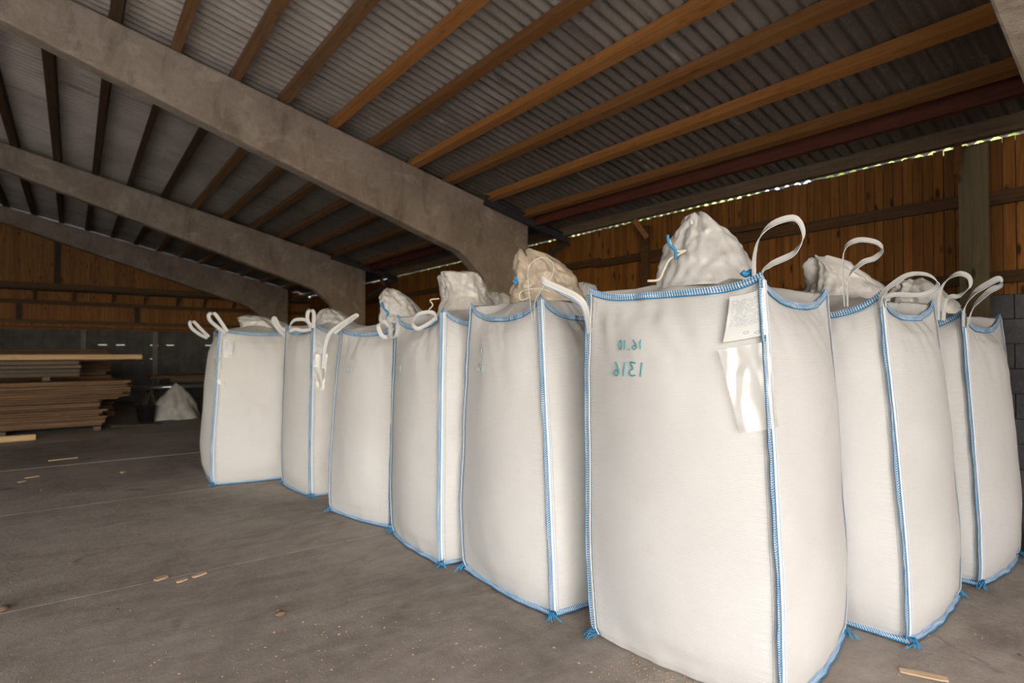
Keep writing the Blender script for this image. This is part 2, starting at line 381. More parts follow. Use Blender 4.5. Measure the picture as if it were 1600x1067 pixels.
def mat_film():
    t = NT('clear_pouch_film'); p = t.coord('Object')
    cr = t.n('ShaderNodeTexNoise', noise_type='RIDGED_MULTIFRACTAL'); t.set(cr.inputs['Vector'], t.vm('MULTIPLY', p, (1.0, 1.0, 0.5)))
    cr.inputs['Scale'].default_value = 14; cr.inputs['Detail'].default_value = 3
    tr = t.n('ShaderNodeBsdfTransparent'); gl = t.n('ShaderNodeBsdfGlossy'); df = t.n('ShaderNodeBsdfDiffuse')
    gl.inputs['Roughness'].default_value = 0.32; t.set(df.inputs['Color'], (0.74, 0.72, 0.69))
    b = t.bump(cr.outputs[0], 0.8, 0.02); t.set(gl.inputs['Normal'], b); t.set(df.inputs['Normal'], b)
    m1 = t.n('ShaderNodeMixShader'); m1.inputs[0].default_value = 0.28; t.t.links.new(df.outputs[0], m1.inputs[1]); t.t.links.new(gl.outputs[0], m1.inputs[2])
    m2 = t.n('ShaderNodeMixShader'); m2.inputs[0].default_value = 0.42; t.t.links.new(tr.outputs[0], m2.inputs[1]); t.t.links.new(m1.outputs[0], m2.inputs[2])
    t.t.links.new(m2.outputs[0], t.out.inputs['Surface']); return t.m
M['film'] = mat_film()
def mat_paper():
    """printed data sheet: rows of small dark print; uv = 0..1"""
    t = NT('printed_sheet'); uv = t.coord('UV'); s = t.sep(uv)
    row = t.math('LESS_THAN', t.math('FRACT', t.math('MULTIPLY', s[1], 24.0)), 0.42)
    ch = t.math('GREATER_THAN', t.noise(t.vm('MULTIPLY', uv, (85.0, 24.0, 1.0)), 1.0, 1), 0.46)
    wd = t.math('GREATER_THAN', t.noise(t.vm('MULTIPLY', uv, (9.0, 24.0, 1.0)), 1.0, 0), 0.40)
    txt = t.math('MULTIPLY', row, t.math('MULTIPLY', ch, wd))
    zone = t.math('MULTIPLY', t.math('GREATER_THAN', s[1], 0.30), t.math('LESS_THAN', s[1], 0.90))
    sym = t.math('MULTIPLY', t.math('MULTIPLY', t.math('LESS_THAN', s[1], 0.26), t.math('GREATER_THAN', s[1], 0.05)),
                 t.math('LESS_THAN', t.math('ABSOLUTE', t.math('SUBTRACT', t.voro(t.vm('MULTIPLY', uv, (4.0, 8.0, 1.0)), 1.0), 0.22)), 0.05))
    mg = t.math('MULTIPLY', t.math('GREATER_THAN', s[0], 0.08), t.math('LESS_THAN', s[0], 0.94))
    f = t.math('MULTIPLY', mg, t.math('MAXIMUM', t.math('MULTIPLY', txt, zone), sym))
    c = t.mix(t.math('MULTIPLY', f, 0.62), (0.68, 0.69, 0.69), (0.12, 0.16, 0.24))
    return t.fin(c, 0.35, None, 0.5)
M['paper'] = mat_paper()

# ------------------------------------------------------------------ the setting
XC, XW, YW = 5.38, 6.25, 19.15           # outer column face, long wall, end wall
SL = 0.235                                # roof slope
RIDGE = -1.9
FR = [-5.35, 0.52, 6.57, 12.55, 18.56]    # near faces of the concrete frames
TH = 0.2
def beam_top(x): return 4.626 - SL * x if x >= RIDGE else 4.626 - SL * (2 * RIDGE - x)
def roof_z(x): return beam_top(x) + 0.10
BL_END, BL_SIDE = 1.97, 1.88
XL0 = 2 * RIDGE - XW

# floor: cast strips with a dirty joint between them
floor = empty('floor'); tag(floor, kind='structure')
ys = [-6.0, -3.13, -0.72, 4.09, 6.5, 8.9, 11.3, 13.7, 16.1, YW + 0.1]
xs = [-10.2, -6.3, -2.3, XW + 0.1]
for i in range(len(ys) - 1):
    for j in range(3):
        sx, sy = xs[j + 1] - xs[j] - 0.012, ys[i + 1] - ys[i] - 0.008
        box_obj('floor_slab', ((xs[j] + xs[j + 1]) / 2, (ys[i] + ys[i + 1]) / 2, -0.075 + rnd.uniform(-0.0015, 0.0015)), (sx, sy, 0.15), M['floor'], floor)
MB().box((-1.95, 6.6, -0.10), (16.6, 25.4, 0.188)).build('joint_fill', M['joint'], floor)
g = MB(); g.add([(-90, -90, -0.2), (90, -90, -0.2), (90, 110, -0.2), (-90, 110, -0.2)], [(0, 1, 2, 3)])
tag(g.build('ground_outside', M['ground']), kind='structure')

# roof: corrugated sheets on timber purlins
ceil = empty('ceiling'); tag(ceil, kind='structure')
PITCH, WAVES = 0.115, 6
def sheet_mesh(length):
    b = MB(); n = WAVES * 8 + 3
    prof = [(k * PITCH / 8, 0.018 * (1 - math.cos(2 * math.pi * k / 8))) for k in range(n + 1)]
    for dz, flip in ((0, False), (0.006, True)):               # underside and top, with their own smooth shading
        vs = [(x, y, z + dz) for y, z in prof for x in (0, length)]
        b.add(vs, [(2 * k, 2 * k + 2, 2 * k + 3, 2 * k + 1) if flip else (2 * k, 2 * k + 1, 2 * k + 3, 2 * k + 2) for k in range(n)])
    for x in (0, length):                                      # the cut ends
        vs = [(x, y, z + dz) for y, z in prof for dz in (0, 0.006)]
        b.add(vs, [(2 * k, 2 * k + 1, 2 * k + 3, 2 * k + 2) for k in range(n)])
    return b.mesh('roof_sheet', M['roof'], True)
ang = math.atan(SL)
EXPO = 1.05
sm = sheet_mesh(1.2)
xe = XW + 0.11                             # eave edge
LY = PITCH * WAVES
ncol = int((YW + 0.25 - 0.35) / LY) + 1
nrow = int((xe - RIDGE) / (EXPO * math.cos(ang))) + 1
rest = MB()
def sheet_at(i, j):
    x_lo = xe - i * EXPO * math.cos(ang); y = 0.35 + j * LY
    x_hi = x_lo - 1.2 * math.cos(ang)
    m = Matrix.Translation((x_lo, y, roof_z(x_lo) + 0.006 + (0.004 if j % 2 else 0))) @ Matrix.Rotation(ang - 0.003, 4, 'Y') @ Matrix.Scale(-1, 4, (1, 0, 0))
    return m
for j in range(ncol):
    for i in range(nrow):
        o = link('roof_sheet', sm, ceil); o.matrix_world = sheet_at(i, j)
def sheet_rest(m):
    vs = [m @ v.co for v in sm.vertices]; rest.add(vs, [tuple(p.vertices) for p in sm.polygons])
for j in range(-9, 0):
    for i in range(nrow): sheet_rest(sheet_at(i, j))
mir = Matrix.Translation((2 * RIDGE, 0, 0)) @ Matrix.Scale(-1, 4, (1, 0, 0))
for j in range(-9, ncol):
    for i in range(nrow): sheet_rest(mir @ sheet_at(i, j))
tag(rest.build('far_sheets', M['roof'], ceil, True), kind='stuff')
# purlins: one timber per bay
PXV = [5.29, 4.66, 4.04, 3.50, 2.93, 2.42, 1.865, 1.345, 0.81, 0.29, -0.25, -0.80, -1.35, -1.90, ]
bays = [(-5.7, 0.73), (0.73, 6.67), (6.67, 12.65), (12.65, YW + 0.15)]
for bi, (y0, y1) in enumerate(bays):
    for px_ in PXV:
        jx = rnd.uniform(-0.012, 0.012)
        o = box_obj('purlin', (px_ + jx, (y0 + y1) / 2, beam_top(px_ + jx) + 0.048), (rnd.uniform(0.085, 0.105), y1 - y0 + 0.1, 0.1), M['purlin_backlit' if px_ < (0.6 if bi < 2 else 1.5) else ('purlin_orange' if bi < 2 and px_ in (2.42, 3.50, 4.66) else ('purlin' if bi < 2 and px_ > 2 else 'purlin_brown'))], ceil, (0, ang, rnd.uniform(-0.0025, 0.0025)), 0.004)
    box_obj('purlin', (5.50, (y0 + y1) / 2, beam_top(5.5) + 0.02), (0.07, y1 - y0, 0.14), M['purlin_red'], ceil, (0, 0, 0), 0.003)
    box_obj('eave_beam', (6.05, (y0 + y1) / 2, 3.257), (0.09, y1 - y0 - 0.004, 0.125), M['eave'], ceil, (0, 0, 0), 0.004)
far = MB()
for px_ in PXV[:13]:
    x = 2 * RIDGE - px_; far.box((x, 6.6, beam_top(x) + 0.048), (0.1, 25, 0.1), Matrix.Rotation(-ang, 3, 'Y'))
tag(far.build('far_purlins', M['purlin'], ceil), kind='stuff')

# concrete portal frames
def frame_poly(side):
    L = lambda x: 4.165 - 0.335 * x
    half = [(XC, 0), (XC, beam_top(XC) - 0.02), (RIDGE, beam_top(RIDGE)), (RIDGE, beam_top(RIDGE) - 0.36), (4.20, L(4.20)), (4.58, 2.44), (4.70, 2.1), (4.88, 0)]
    if side < 0: half = [(2 * RIDGE - x, z) for x, z in half][::-1]
    return half
FL = ['weathered concrete frame whose underside fills the top right corner', 'big pale concrete frame crossing above the front bags, its column behind the tied spouts',
      'second concrete frame, with its column rising behind the small far bags', 'farthest grey concrete frame standing close to the timber end wall']
def lumpy(poly_mb):
    return poly_mb
for k, y in enumerate(FR[1:]):
    f = empty('concrete_frame', (XC, y + TH / 2, 0)); tag(f, FL[k], 'frame')
    for sgn, nm in ((1, 'frame_half'), (-1, 'frame_half')):
        b = MB(); b.prism(frame_poly(sgn), y, y + TH)
        o = b.build(nm, M['frame'], None); o.parent = f; o.matrix_parent_inverse = f.matrix_basis.inverted()
        bv = o.modifiers.new('edge', 'BEVEL'); bv.width = 0.018; bv.segments = 2; bv.limit_method = 'ANGLE'
f = empty('concrete_frame', (XC, FR[0], 0)); 
b = MB(); b.prism(frame_poly(1), FR[0], FR[0] + TH); b.prism(frame_poly(-1), FR[0], FR[0] + TH)
bpy.data.objects.remove(f); tag(b.build('trim_1', M['frame']), kind='structure')

# steel eave brackets on the frames
for k, (y, lab) in enumerate([(6.57, 'dark steel channel bracket running from the front concrete frame out to the plank wall'),
                              (12.55, 'dark steel channel bracket on the second concrete frame, further away')]):
    t = empty('steel_bracket', (5.4, y, 3.26)); tag(t, lab, 'bracket')
    yy = y - 0.035
    P = lambda x, dz=0.0: Vector((x - 5.4, yy - y, beam_top(x) + dz - 3.3))
    c = MB()
    c.bar(P(4.55, 0.0), P(6.16, 0.0), 0.012, 0.13); c.bar(P(4.55, 0.062) + Vector((0, -0.025, 0)), P(6.16, 0.062) + Vector((0, -0.025, 0)), 0.06, 0.012); c.bar(P(4.55, -0.062) + Vector((0, -0.025, 0)), P(6.16, -0.062) + Vector((0, -0.025, 0)), 0.06, 0.012)
    c.build('channel', M['steel'], t)
    MB().bar(P(6.14, -0.05), Vector((0.0, yy - y, 2.72 - 3.3)), 0.05, 0.05).build('strut', M['steel'], t)
    MB().box(P(5.95, -0.01) + Vector((0, -0.03, 0)), (0.26, 0.05, 0.09), Matrix.Rotation(ang, 3, 'Y')).build('splice_plate', M['steel'], t)

# long wall: blocks below, stained planks above
wall = empty('wall_right'); tag(wall, kind='structure')
def block_wall(parent, p0, dirv, n0, n1, rows, bh, bl, th, nrm, slots=()):
    """blocks laid in half bond, n0..n1 counted in block lengths along dirv from p0"""
    rotz = math.atan2(dirv[1], dirv[0]); p0 = Vector(p0); dv = Vector(dirv)
    me = None
    for r in range(rows):
        for k in range(n0, n1):
            u = (k + (0.5 if r % 2 else 0) + 0.5) * bl
            if any(abs(u - su) < bl * 0.75 and r == sr for su, sr in slots): 
                # short block so that a slit of daylight stays open above it
                o = box_obj('block', p0 + dv * u + Vector((0, 0, (r + 0.5) * bh - 0.003)), (bl - 0.008, th, bh - 0.011), M['block'], parent, (0, 0, rotz)); continue
            if me is None:
                b = MB(); b.box((0, 0, 0), (bl - 0.008, th, bh - 0.008)); me = b.mesh('block', M['block'])
            o = link('block', me, parent); o.location = p0 + dv * u + Vector((0, 0, (r + 0.5) * bh)) + Vector(nrm) * rnd.uniform(-0.004, 0.004); o.rotation_euler = (0, 0, rotz)
BH = BL_SIDE / 9
block_wall(wall, (XW + 0.1, 0, 0), (0, 1, 0), 1, 18, 9, BH, 0.4, 0.2, (1, 0, 0))
MB().box((XW + 0.11, 13.2, BL_SIDE / 2), (0.19, 12.3, BL_SIDE)).build('block_panel', M['block'], wall)
MB().box((XW + 0.11, -2.6, BL_SIDE / 2), (0.19, 6.0, BL_SIDE)).build('block_panel', M['block'], wall)
MB().box((XW + 0.11, 3.7, BL_SIDE / 2), (0.1, 6.9, BL_SIDE - 0.01)).build('mortar', M['mortar'], wall)
y = -0.9; k = 0
while y < YW:
    wd = 0.083 + rnd.uniform(-0.007, 0.007)
    top = 3.220 + rnd.uniform(-0.008, 0.006)
    gap = rnd.choice([0.003, 0.004, 0.004, 0.005, 0.009])
    o = box_obj('plank', (XW + 0.012 + rnd.uniform(-0.002, 0.002), y + wd / 2, (BL_SIDE + top) / 2), (0.022, wd - gap, top - BL_SIDE), M['plank'], wall)
    y += wd; k += 1
MB().box((XW + 0.012, -3.2, 2.55), (0.022, 4.6, 1.3)).build('plank_panel', M['plank'], wall)
MB().box((XW + 0.06, 6.7, 2.535), (0.03, 25.0, 1.31)).build('backing', M['post_dark'], wall)
for z, seg in ((2.72, [(-5.6, 1.35), (1.38, 4.4), (4.3, 6.0), (5.9, 12.2), (12.1, YW)]), (2.02, [(-5.6, 4.0), (4.0, 11.5), (11.5, YW)])):
    for i, (a, b_) in enumerate(seg):
        o = box_obj('girt', (XW - 0.035 - 0.001 * i, (a + b_) / 2, z + rnd.uniform(-0.015, 0.015)), (0.065, b_ - a, 0.105), M['girt'], wall, (rnd.uniform(-0.004, 0.004), 0, 0), 0.005)
box_obj('girt', (XW - 0.03, 3.45, 2.84), (0.05, 0.75, 0.08), M['girt'], wall, (0, 0, 0), 0.005)
box_obj('girt', (XW - 0.03, 4.45, 2.63), (0.05, 1.3, 0.07), M['girt'], wall, (0.01, 0, 0), 0.005)
for yy in (1.44, 5.0, 9.0, 13.0, 17.0):
    box_obj('wall_post', (XW - 0.095, yy, (3.17 if yy < 2 else 3.1) / 2 + 0.0), (0.05, 0.2 if yy < 2 else 0.12, 3.17 if yy < 2 else 3.1), M['post'] if yy < 2 else M['girt'], wall, (0, 0, 0), 0.006)
    bb = MB(); bb.bar((5.98, yy + 0.06, 3.17), (XW - 0.13, yy - 0.05, 2.93) if yy > 2 else (XW - 0.10, yy + 0.12, 2.98), 0.05, 0.07)
    recenter(bb.build('knee_brace', M['purlin'], wall))

# end wall: blocks, boards under the roof slope, girts and posts
wend = empty('wall_back'); tag(wend, kind='structure')
BHE = BL_END / 10
slots = [(3.05, 7), (3.45, 7), (4.25, 7), (4.65, 7), (5.65, 7), (4.25, 5), (6.1, 5)]
EX0 = -2.4
block_wall(wend, (EX0, YW + 0.1, 0), (1, 0, 0), 0, 22, 10, BHE, 0.4, 0.2, (0, 1, 0), slots)
mm = MB()
for r in range(10):
    z0, z1 = r * BHE, (r + 1) * BHE
    cuts = sorted(s[0] for s in slots if s[1] == r); zt = z1
    if cuts:
        mm.box((EX0 + 4.4, YW + 0.1, (z0 + z1 - 0.012) / 2), (8.8, 0.1, z1 - z0 - 0.012)); a = 0
        for cx_ in cuts + [8.9]:
            b_ = cx_ - 0.10
            if b_ > a: mm.box((EX0 + (a + b_) / 2, YW + 0.1, z1 - 0.006), (b_ - a, 0.1, 0.012))
            a = cx_ + 0.10
    else: mm.box((EX0 + 4.4, YW + 0.1, (z0 + z1) / 2), (8.8, 0.1, z1 - z0))
mm.build('mortar', M['mortar'], wend)
MB().box((-6.3, YW + 0.1, BL_END / 2), (7.8, 0.2, BL_END)).build('block_panel', M['block'], wend)
for xx in (0.22, 1.86, 3.6): box_obj('pilaster', (xx, YW - 0.03, BL_END / 2), (0.12, 0.09, BL_END - 0.02), M['pilaster'], wend)
x = -2.4
while x < XW - 0.02:
    wd = rnd.uniform(0.095, 0.125); x1 = min(x + wd, XW)
    top = roof_z((x + x1) / 2) - rnd.choice([0.03, 0.035, 0.05, 0.06, 0.09])
    box_obj('plank', ((x + x1) / 2, YW + 0.012, (BL_END + top) / 2), (x1 - x - 0.003, 0.022, top - BL_END), M['gable'], wend); x = x1
bb = MB(); bb.prism([(XL0, BL_END), (-2.4, BL_END), (-2.4, roof_z(-2.4) - 0.05), (XL0, roof_z(XL0) - 0.05)], YW, YW + 0.025); bb.build('plank_panel', M['gable'], wend)
bb = MB(); bb.prism([(-2.4, BL_END), (XW, BL_END), (XW, roof_z(XW) - 0.12), (-2.4, roof_z(-2.4) - 0.12)], YW + 0.03, YW + 0.05); bb.build('backing', M['post_dark'], wend)
for z, pj, hh in ((3.10, 0.16, 0.13), (2.66, 0.07, 0.11), (2.16, 0.07, 0.1), (2.02, 0.05, 0.05)):
    box_obj('girt', (1.6, YW - pj / 2 - 0.001, z), (9.0, pj, hh), M['girt_x'], wend, (0, 0.004 if z < 3 else 0, 0), 0.004)
box_obj('ledge', (1.6, YW - 0.2, 2.99), (9.0, 0.38, 0.04), M['post_dark'], wend)
for xx in (-1.6, -0.8, 0.0, 0.85, 1.6, 2.4, 3.1, 3.9):
    bb = MB(); bb.bar((xx, YW - 0.34, 2.96), (xx, YW - 0.03, 2.74), 0.06, 0.06); recenter(bb.build('ledge_bracket', M['girt_x'], wend))
for xx, z0, z1 in ((-0.35, 3.16, roof_z(-0.35) - 0.12), (-1.1, 2.2, 2.62), (1.42, 2.2, 2.62), (3.4, 2.2, 2.62)):
    box_obj('wall_post', (xx, YW - 0.05, (z0 + z1) / 2), (0.11, 0.08, z1 - z0), M['post_dark'], wend)

# the two walls outside the picture: the front with its wide doorway, the left with its long opening
wf = empty('wall_front'); tag(wf, kind='structure')
XL = 2 * RIDGE - XW
b = MB(); b.prism([(0.6, 0), (XW + 0.2, 0), (XW + 0.2, roof_z(XW)), (0.6, roof_z(0.6))], -5.66, -5.6)
b.prism([(-7.6, 3.9), (0.6, 3.9), (0.6, roof_z(0.6)), (RIDGE, roof_z(RIDGE)), (-7.6, roof_z(-7.6))], -5.66, -5.6)
b.prism([(XL, 0), (-7.6, 0), (-7.6, roof_z(-7.6)), (XL, roof_z(XL))], -5.66, -5.6); b.build('plank_panel', M['plank'], wf)
wl_ = empty('wall_left'); tag(wl_, kind='structure')
MB().box((XL - 0.05, -4.3, 1.6), (0.15, 2.6, 3.2)).build('block_panel', M['block'], wl_)
MB().box((XL - 0.05, 11.1, 1.6), (0.15, 16.2, 3.2)).build('block_panel', M['block'], wl_)

# trees outside, only glimpsed through the gap under the eaves
def tree(x, y, h, r, lab, seed):
    t = empty('tree', (x, y, -0.2)); tag(t, lab, 'tree', 'trees outside the plank wall')
    MB().tube([(0, 0, 0), (0.05, 0, h * 0.3), (0, 0.1, h * 0.62)], [0.16, 0.13, 0.08], 8).build('trunk', M['girt'], t)
    b = MB(); n, mrow = 22, 14; vs = []; fs = []
    for i in range(mrow + 1):
        a = math.pi * i / mrow
        for k in range(n):
            q = 2 * math.pi * k / n; d = Vector((math.sin(a) * math.cos(q), math.sin(a) * math.sin(q), math.cos(a)))
            rr = 1 + 0.35 * noise.noise(d * 2.3 + Vector((seed, 0, 0))) + 0.15 * noise.noise(d * 6 + Vector((0, seed, 0)))
            vs.append(Vector((d.x * r, d.y * r, d.z * h * 0.42)) * rr + Vector((0, 0, h * 0.55)))
    for i in range(mrow):
        for k in range(n): fs.append((i * n + k, (i + 1) * n + k, (i + 1) * n + (k + 1) % n, i * n + (k + 1) % n))
    b.add(vs, fs); b.build('crown', M['leaf'], t, True)
for i in range(6): tree(14 + (i % 2) * 1.5, -1 + i * 5.6, 9 + (i * 37 % 5) * 0.5, 2.3, 'leafy tree outside the plank wall, glimpsed under the eaves', i * 3.7)

# ------------------------------------------------------------------ filled bulk bags
def lerp(a, b, t): return a + (b - a) * t
def keyed(keys, z):
    if z <= keys[0][0]: return keys[0][1:]
    for a, b in zip(keys, keys[1:]):
        if z <= b[0]:
            t = (z - a[0]) / (b[0] - a[0]); t = t * t * (3 - 2 * t) * 0.5 + t * 0.5
            return tuple(lerp(p, q, t) for p, q in zip(a[1:], b[1:]))
    return keys[-1][1:]
CORN = [(-1, -1), (1, -1), (1, 1), (-1, 1)]
class Bag:
    """shape of one filled bag: S(s, v): s = side number + place along the side, v = 0 (bottom seam) .. 1 (top hem)"""
    def __init__(s, H=1.64, half=0.44, round_=0.50, lean=(0, 0), seed=0, lift=0.06, sag=0.03, bulge=1.0, stretch=(1, 1), cz=(0, 0, 0, 0), top=1.0):
        s.H, s.half, s.rd, s.lean, s.seed, s.lift, s.sag, s.bulge, s.st, s.cz = H, half, round_, lean, seed, lift, sag, bulge, stretch, cz
        h, r = half, round_
        s.keys = [(0.0, h * 0.93, 0.14), (0.03, h * 0.975, r * 0.45), (0.10, h * 1.01 * bulge, r * 0.85), (0.25, h * 1.03 * bulge, r), (0.55, h * 1.01 * bulge, r * 1.04),
                  (0.78, h * 0.99, r * 1.02), (0.87, h * 0.975, r * 0.95), (0.93, h * 0.955, r * 0.74), (0.97, h * 0.93, r * 0.40), (1.0, h * 0.91, 0.03)]
        s.keys = [(v, hh * (1 - (1 - top) * v ** 1.5), rr) for v, hh, rr in s.keys]
    def S(s, u, v, rough=True):
        k = int(math.floor(u)) % 4; t = u - math.floor(u)
        a, b = CORN[k], CORN[(k + 1) % 4]
        qx, qy = lerp(a[0], b[0], t), lerp(a[1], b[1], t); n = math.hypot(qx, qy)
        hf, r = keyed(s.keys, v)
        R_ = 1.2732
        x, y = qx * (1 - r) + qx / n * R_ * r, qy * (1 - r) + qy / n * R_ * r
        c = abs(2 * t - 1) ** 5; m = max(0.0, (v - 0.78) / 0.22); m = m * m
        cc = s.cz[k] if t < 0.5 else s.cz[(k + 1) % 4]
        z = 0.016 + v * (s.H - 0.016) + m * ((s.lift + cc) * c - (s.sag[k] if isinstance(s.sag, tuple) else s.sag) * (1 - abs(2 * t - 1) ** 2))
        bt = max(0.0, 1 - v / 0.05)
        z -= bt * 0.006 * (1 - c)
        p = Vector((x * hf * s.st[0] + s.lean[0] * v ** 1.2, y * hf * s.st[1] + s.lean[1] * v ** 1.2, z))
        if rough:
            sd = Vector((s.seed * 7.1, s.seed * 3.3, s.seed))
            d = 0.014 * noise.noise(p * 2.1 + sd) + 0.005 * noise.noise(p * 6.0 + sd)
            w_ = Vector((u * 5.0, v * 3.0, s.seed * 2.0))
            up = min(1.0, max(0.0, (v - 0.68) / 0.3))
            d += up * (0.010 * noise.noise(w_) - 0.024 * abs(noise.noise(Vector((u * 8.0 + v * 6.0, v * 5.0, s.seed)))) * (1 - c) - 0.011 * abs(noise.noise(Vector((u * 19.0 - v * 9.0, v * 9.0, s.seed)))))
            lo = max(0.0, 1 - v / 0.12); d += lo * 0.008 * noise.noise(Vector((u * 11.0, v * 5, s.seed)))
            o = Vector((x, y, 0)).normalized(); p += o * d * (0.35 + 0.65 * (1 - c))
        return p
    def N(s, u, v):
        e = 0.02; a = s.S(u + e, v, False) - s.S(u - e, v, False); b = s.S(u, min(1, v + e), False) - s.S(u, max(0, v - e), False)
        n = a.cross(b)
        return n.normalized()
    def body(s, parent):
        nu, rows = 36, [0, .006, .015, .028, .045, .065, .09, .12, .16, .2] + [.25 + .05 * i for i in range(12)] + [.83, .855, .88, .90, .915, .93, .945, .96, .972, .985, 1.0]
        cols = []
        for k in range(4):
            for i in range(nu):
                t = i / nu; t = 0.5 - 0.5 * math.cos(math.pi * t) * (1) if False else t
                cols.append(k + t)
        NU = len(cols); vs = []; uvr = []
        def row(fn, vz):
            for u in cols: vs.append(fn(u))
            uvr.append(vz)
        row(lambda u: Vector((s.S(u, 0).x * 0.93, s.S(u, 0).y * 0.93, 0.002)), -0.03)
        for v in rows: row(lambda u: s.S(u, v), v * s.H)
        for q in (0.06, 0.18, 0.34, 0.52, 0.72, 0.9, 1.0):          # the top panel, rising to the spout
            def f(u):
                p = s.S(u, 1.0); c = Vector((s.lean[0], s.lean[1], 0)); d = Vector((p.x, p.y, 0)) - c
                r1 = d.normalized() * 0.17 + c
                x, y = lerp(p.x, r1.x, q), lerp(p.y, r1.y, q)
                z = lerp(p.z, s.H + 0.10, min(1, q * 1.05) ** 0.8) - 0.05 * (q * (1 - q)) + 0.022 * noise.noise(Vector((x * 7, y * 7, s.seed))) * (q * (1 - q) * 4)
                return Vector((x, y, z))
            row(f, s.H + 0.05 + q * 0.35)
        b = MB(); fs = []; uvs = []
        for r in range(len(uvr) - 1):
            for i in range(NU):
                j = (i + 1) % NU; fs.append((r * NU + i, r * NU + j, (r + 1) * NU + j, (r + 1) * NU + i))
                u0 = cols[i]; u1 = cols[j] if j else 4.0
                uvs.append([(u0, uvr[r]), (u1, uvr[r]), (u1, uvr[r + 1]), (u0, uvr[r + 1])])
        fs.append(tuple(range(NU - 1, -1, -1))); uvs.append([(0.5, 0.3)] * NU)
        L = (len(uvr) - 1) * NU; fs.append(tuple(L + i for i in range(NU))); uvs.append([(0.5, 1.9)] * NU)
        b.add(vs, fs, uvs)
        return b.build('body', M['fabric'], parent, True)
    def seams(s, parent, corners=(0, 1, 3)):
        for k in corners:
            n = 60; A = []; B = []; C = []; D = []; nr = []
            for i in range(n + 1):
                o = Vector((CORN[k][0], CORN[k][1], 0)).normalized()
                v = 0.008 + 0.99 * i / n
                p = s.S(k, v); tg = (s.S(k + 0.03, v) - s.S(k - 0.03, v)).normalized()
                wb = 0.006 * noise.noise(Vector((v * 8, k * 5 + s.seed, 0))) + 0.003 * noise.noise(Vector((v * 34, k, s.seed)))
                if k == 1: tg = -tg; o = Vector((0.45, 0.9, 0)).normalized()
                A.append(p + o * 0.003 - tg * 0.002); B.append(p + o * (0.017 + wb * 0.3) + tg * (-0.017 + wb))
                C.append(p + o * 0.006 + tg * 0.001); D.append(p + o * 0.001 + tg * (0.019 + wb * 0.4))
                nr.append(o)
            sm_ = MB().strip(C, D, 0.004, nr).build('corner_seam', M['seam'], parent)
            MB().strip(A, B, 0.004).build('stitched_edge', M['hem'], sm_)
            rr = [0.0042 + 0.0012 * noise.noise(Vector((i * 0.6, k, s.seed))) for i in range(n + 1)]
            MB().tube(B, rr, 6).build('stitch_cord', M['cord'], sm_, True)
    def hems(s, parent, sides=(0, 1, 2, 3)):
        for nm, v, hgt, mat in (('top_hem', 1.0, 0.026, M['hem']), ('bottom_hem', 0.0, 0.0, M['hem'])):
            m = MB(); n = 34
            for k in range(4):
                if not v and k not in sides: continue
                A = []; B = []; nr = []
                for i in range(n + 1):
                    u = k + min(i / n, 0.9999); p = s.S(u, v); o = Vector((p.x - s.lean[0] * v, p.y - s.lean[1] * v, 0)).normalized()
                    wv = 0.007 * noise.noise(Vector((u * 7, s.seed, v * 3))) + 0.003 * noise.noise(Vector((u * 25, s.seed, v * 3)))
                    if v: B.append(p + o * (0.002 + wv) + Vector((0, 0, hgt))); A.append(p + o * (0.008 + wv) + Vector((0, 0, -0.006)))
                    else: A.append(p + o * (0.030 + wv) + Vector((0, 0, -p.z + 0.006))); B.append(p + o * 0.004 + Vector((0, 0, 0.012 + wv)))
                    nr.append((o + Vector((0, 0, 0.0 if v else 0.9))).normalized())
                m.strip(A, B, 0.004, nr)
            m.build(nm, mat, parent)
    def tassel(s, parent, k, seed=0):
        rg = random.Random(seed * 13 + k); p = s.S(k, 0.0); o = Vector((CORN[k][0], CORN[k][1], 0)).normalized(); tz = Vector((-o.y, o.x, 0)); b = MB()
        for i in range(7):
            e = p + o * rg.uniform(0.03, 0.08) + tz * rg.uniform(-0.05, 0.05); e.z = 0.006
            md = p + o * rg.uniform(0.02, 0.05) + tz * rg.uniform(-0.03, 0.03); md.z = rg.uniform(0.02, 0.05)
            b.tube([p + o * 0.01 + Vector((0, 0, 0.015)), md, (md + e) / 2 + Vector((0, 0, rg.uniform(0, .01))), e], 0.0028, 5)
        b.build('thread_tassel', M['blue'], parent, True)

def smooth_path(pts, per=7, closed=False):
    P = [Vector(p) for p in pts]; out = []; n = len(P)
    for i in range(n - 1):
        p0, p1, p2, p3 = P[max(i - 1, 0)], P[i], P[i + 1], P[min(i + 2, n - 1)]
        for k in range(per):
            t = k / per
            out.append(0.5 * ((2 * p1) + (p2 - p0) * t + (2 * p0 - 5 * p1 + 4 * p2 - p3) * t * t + (3 * p1 - p0 - 3 * p2 + p3) * t ** 3))
    out.append(P[-1]); return out
def band(parent, pts, width, wdir, mat=None, name='lifting_loop', twist=0.0, per=7):
    """webbing strap along world points; wdir = direction of its width"""
    inv = parent.matrix_basis.inverted()
    path = smooth_path(pts, per); N = len(path); A = []; B = []
    for i, p in enumerate(path):
        t = path[min(i + 1, N - 1)] - path[max(i - 1, 0)]
        wv = Vector(wdir) + Vector((0, 0, 1)) * twist * math.sin(3.0 * i / N)
        wv = wv - t.normalized() * wv.dot(t.normalized())
        if wv.length < 1e-4: wv = t.cross(Vector((0, 0, 1)))
        wv = wv.normalized() * width / 2
        A.append(inv @ (p - wv)); B.append(inv @ (p + wv))
    m = MB(); m.strip(A, B, 0.0025); return m.build(name, mat or M['loop'], parent)

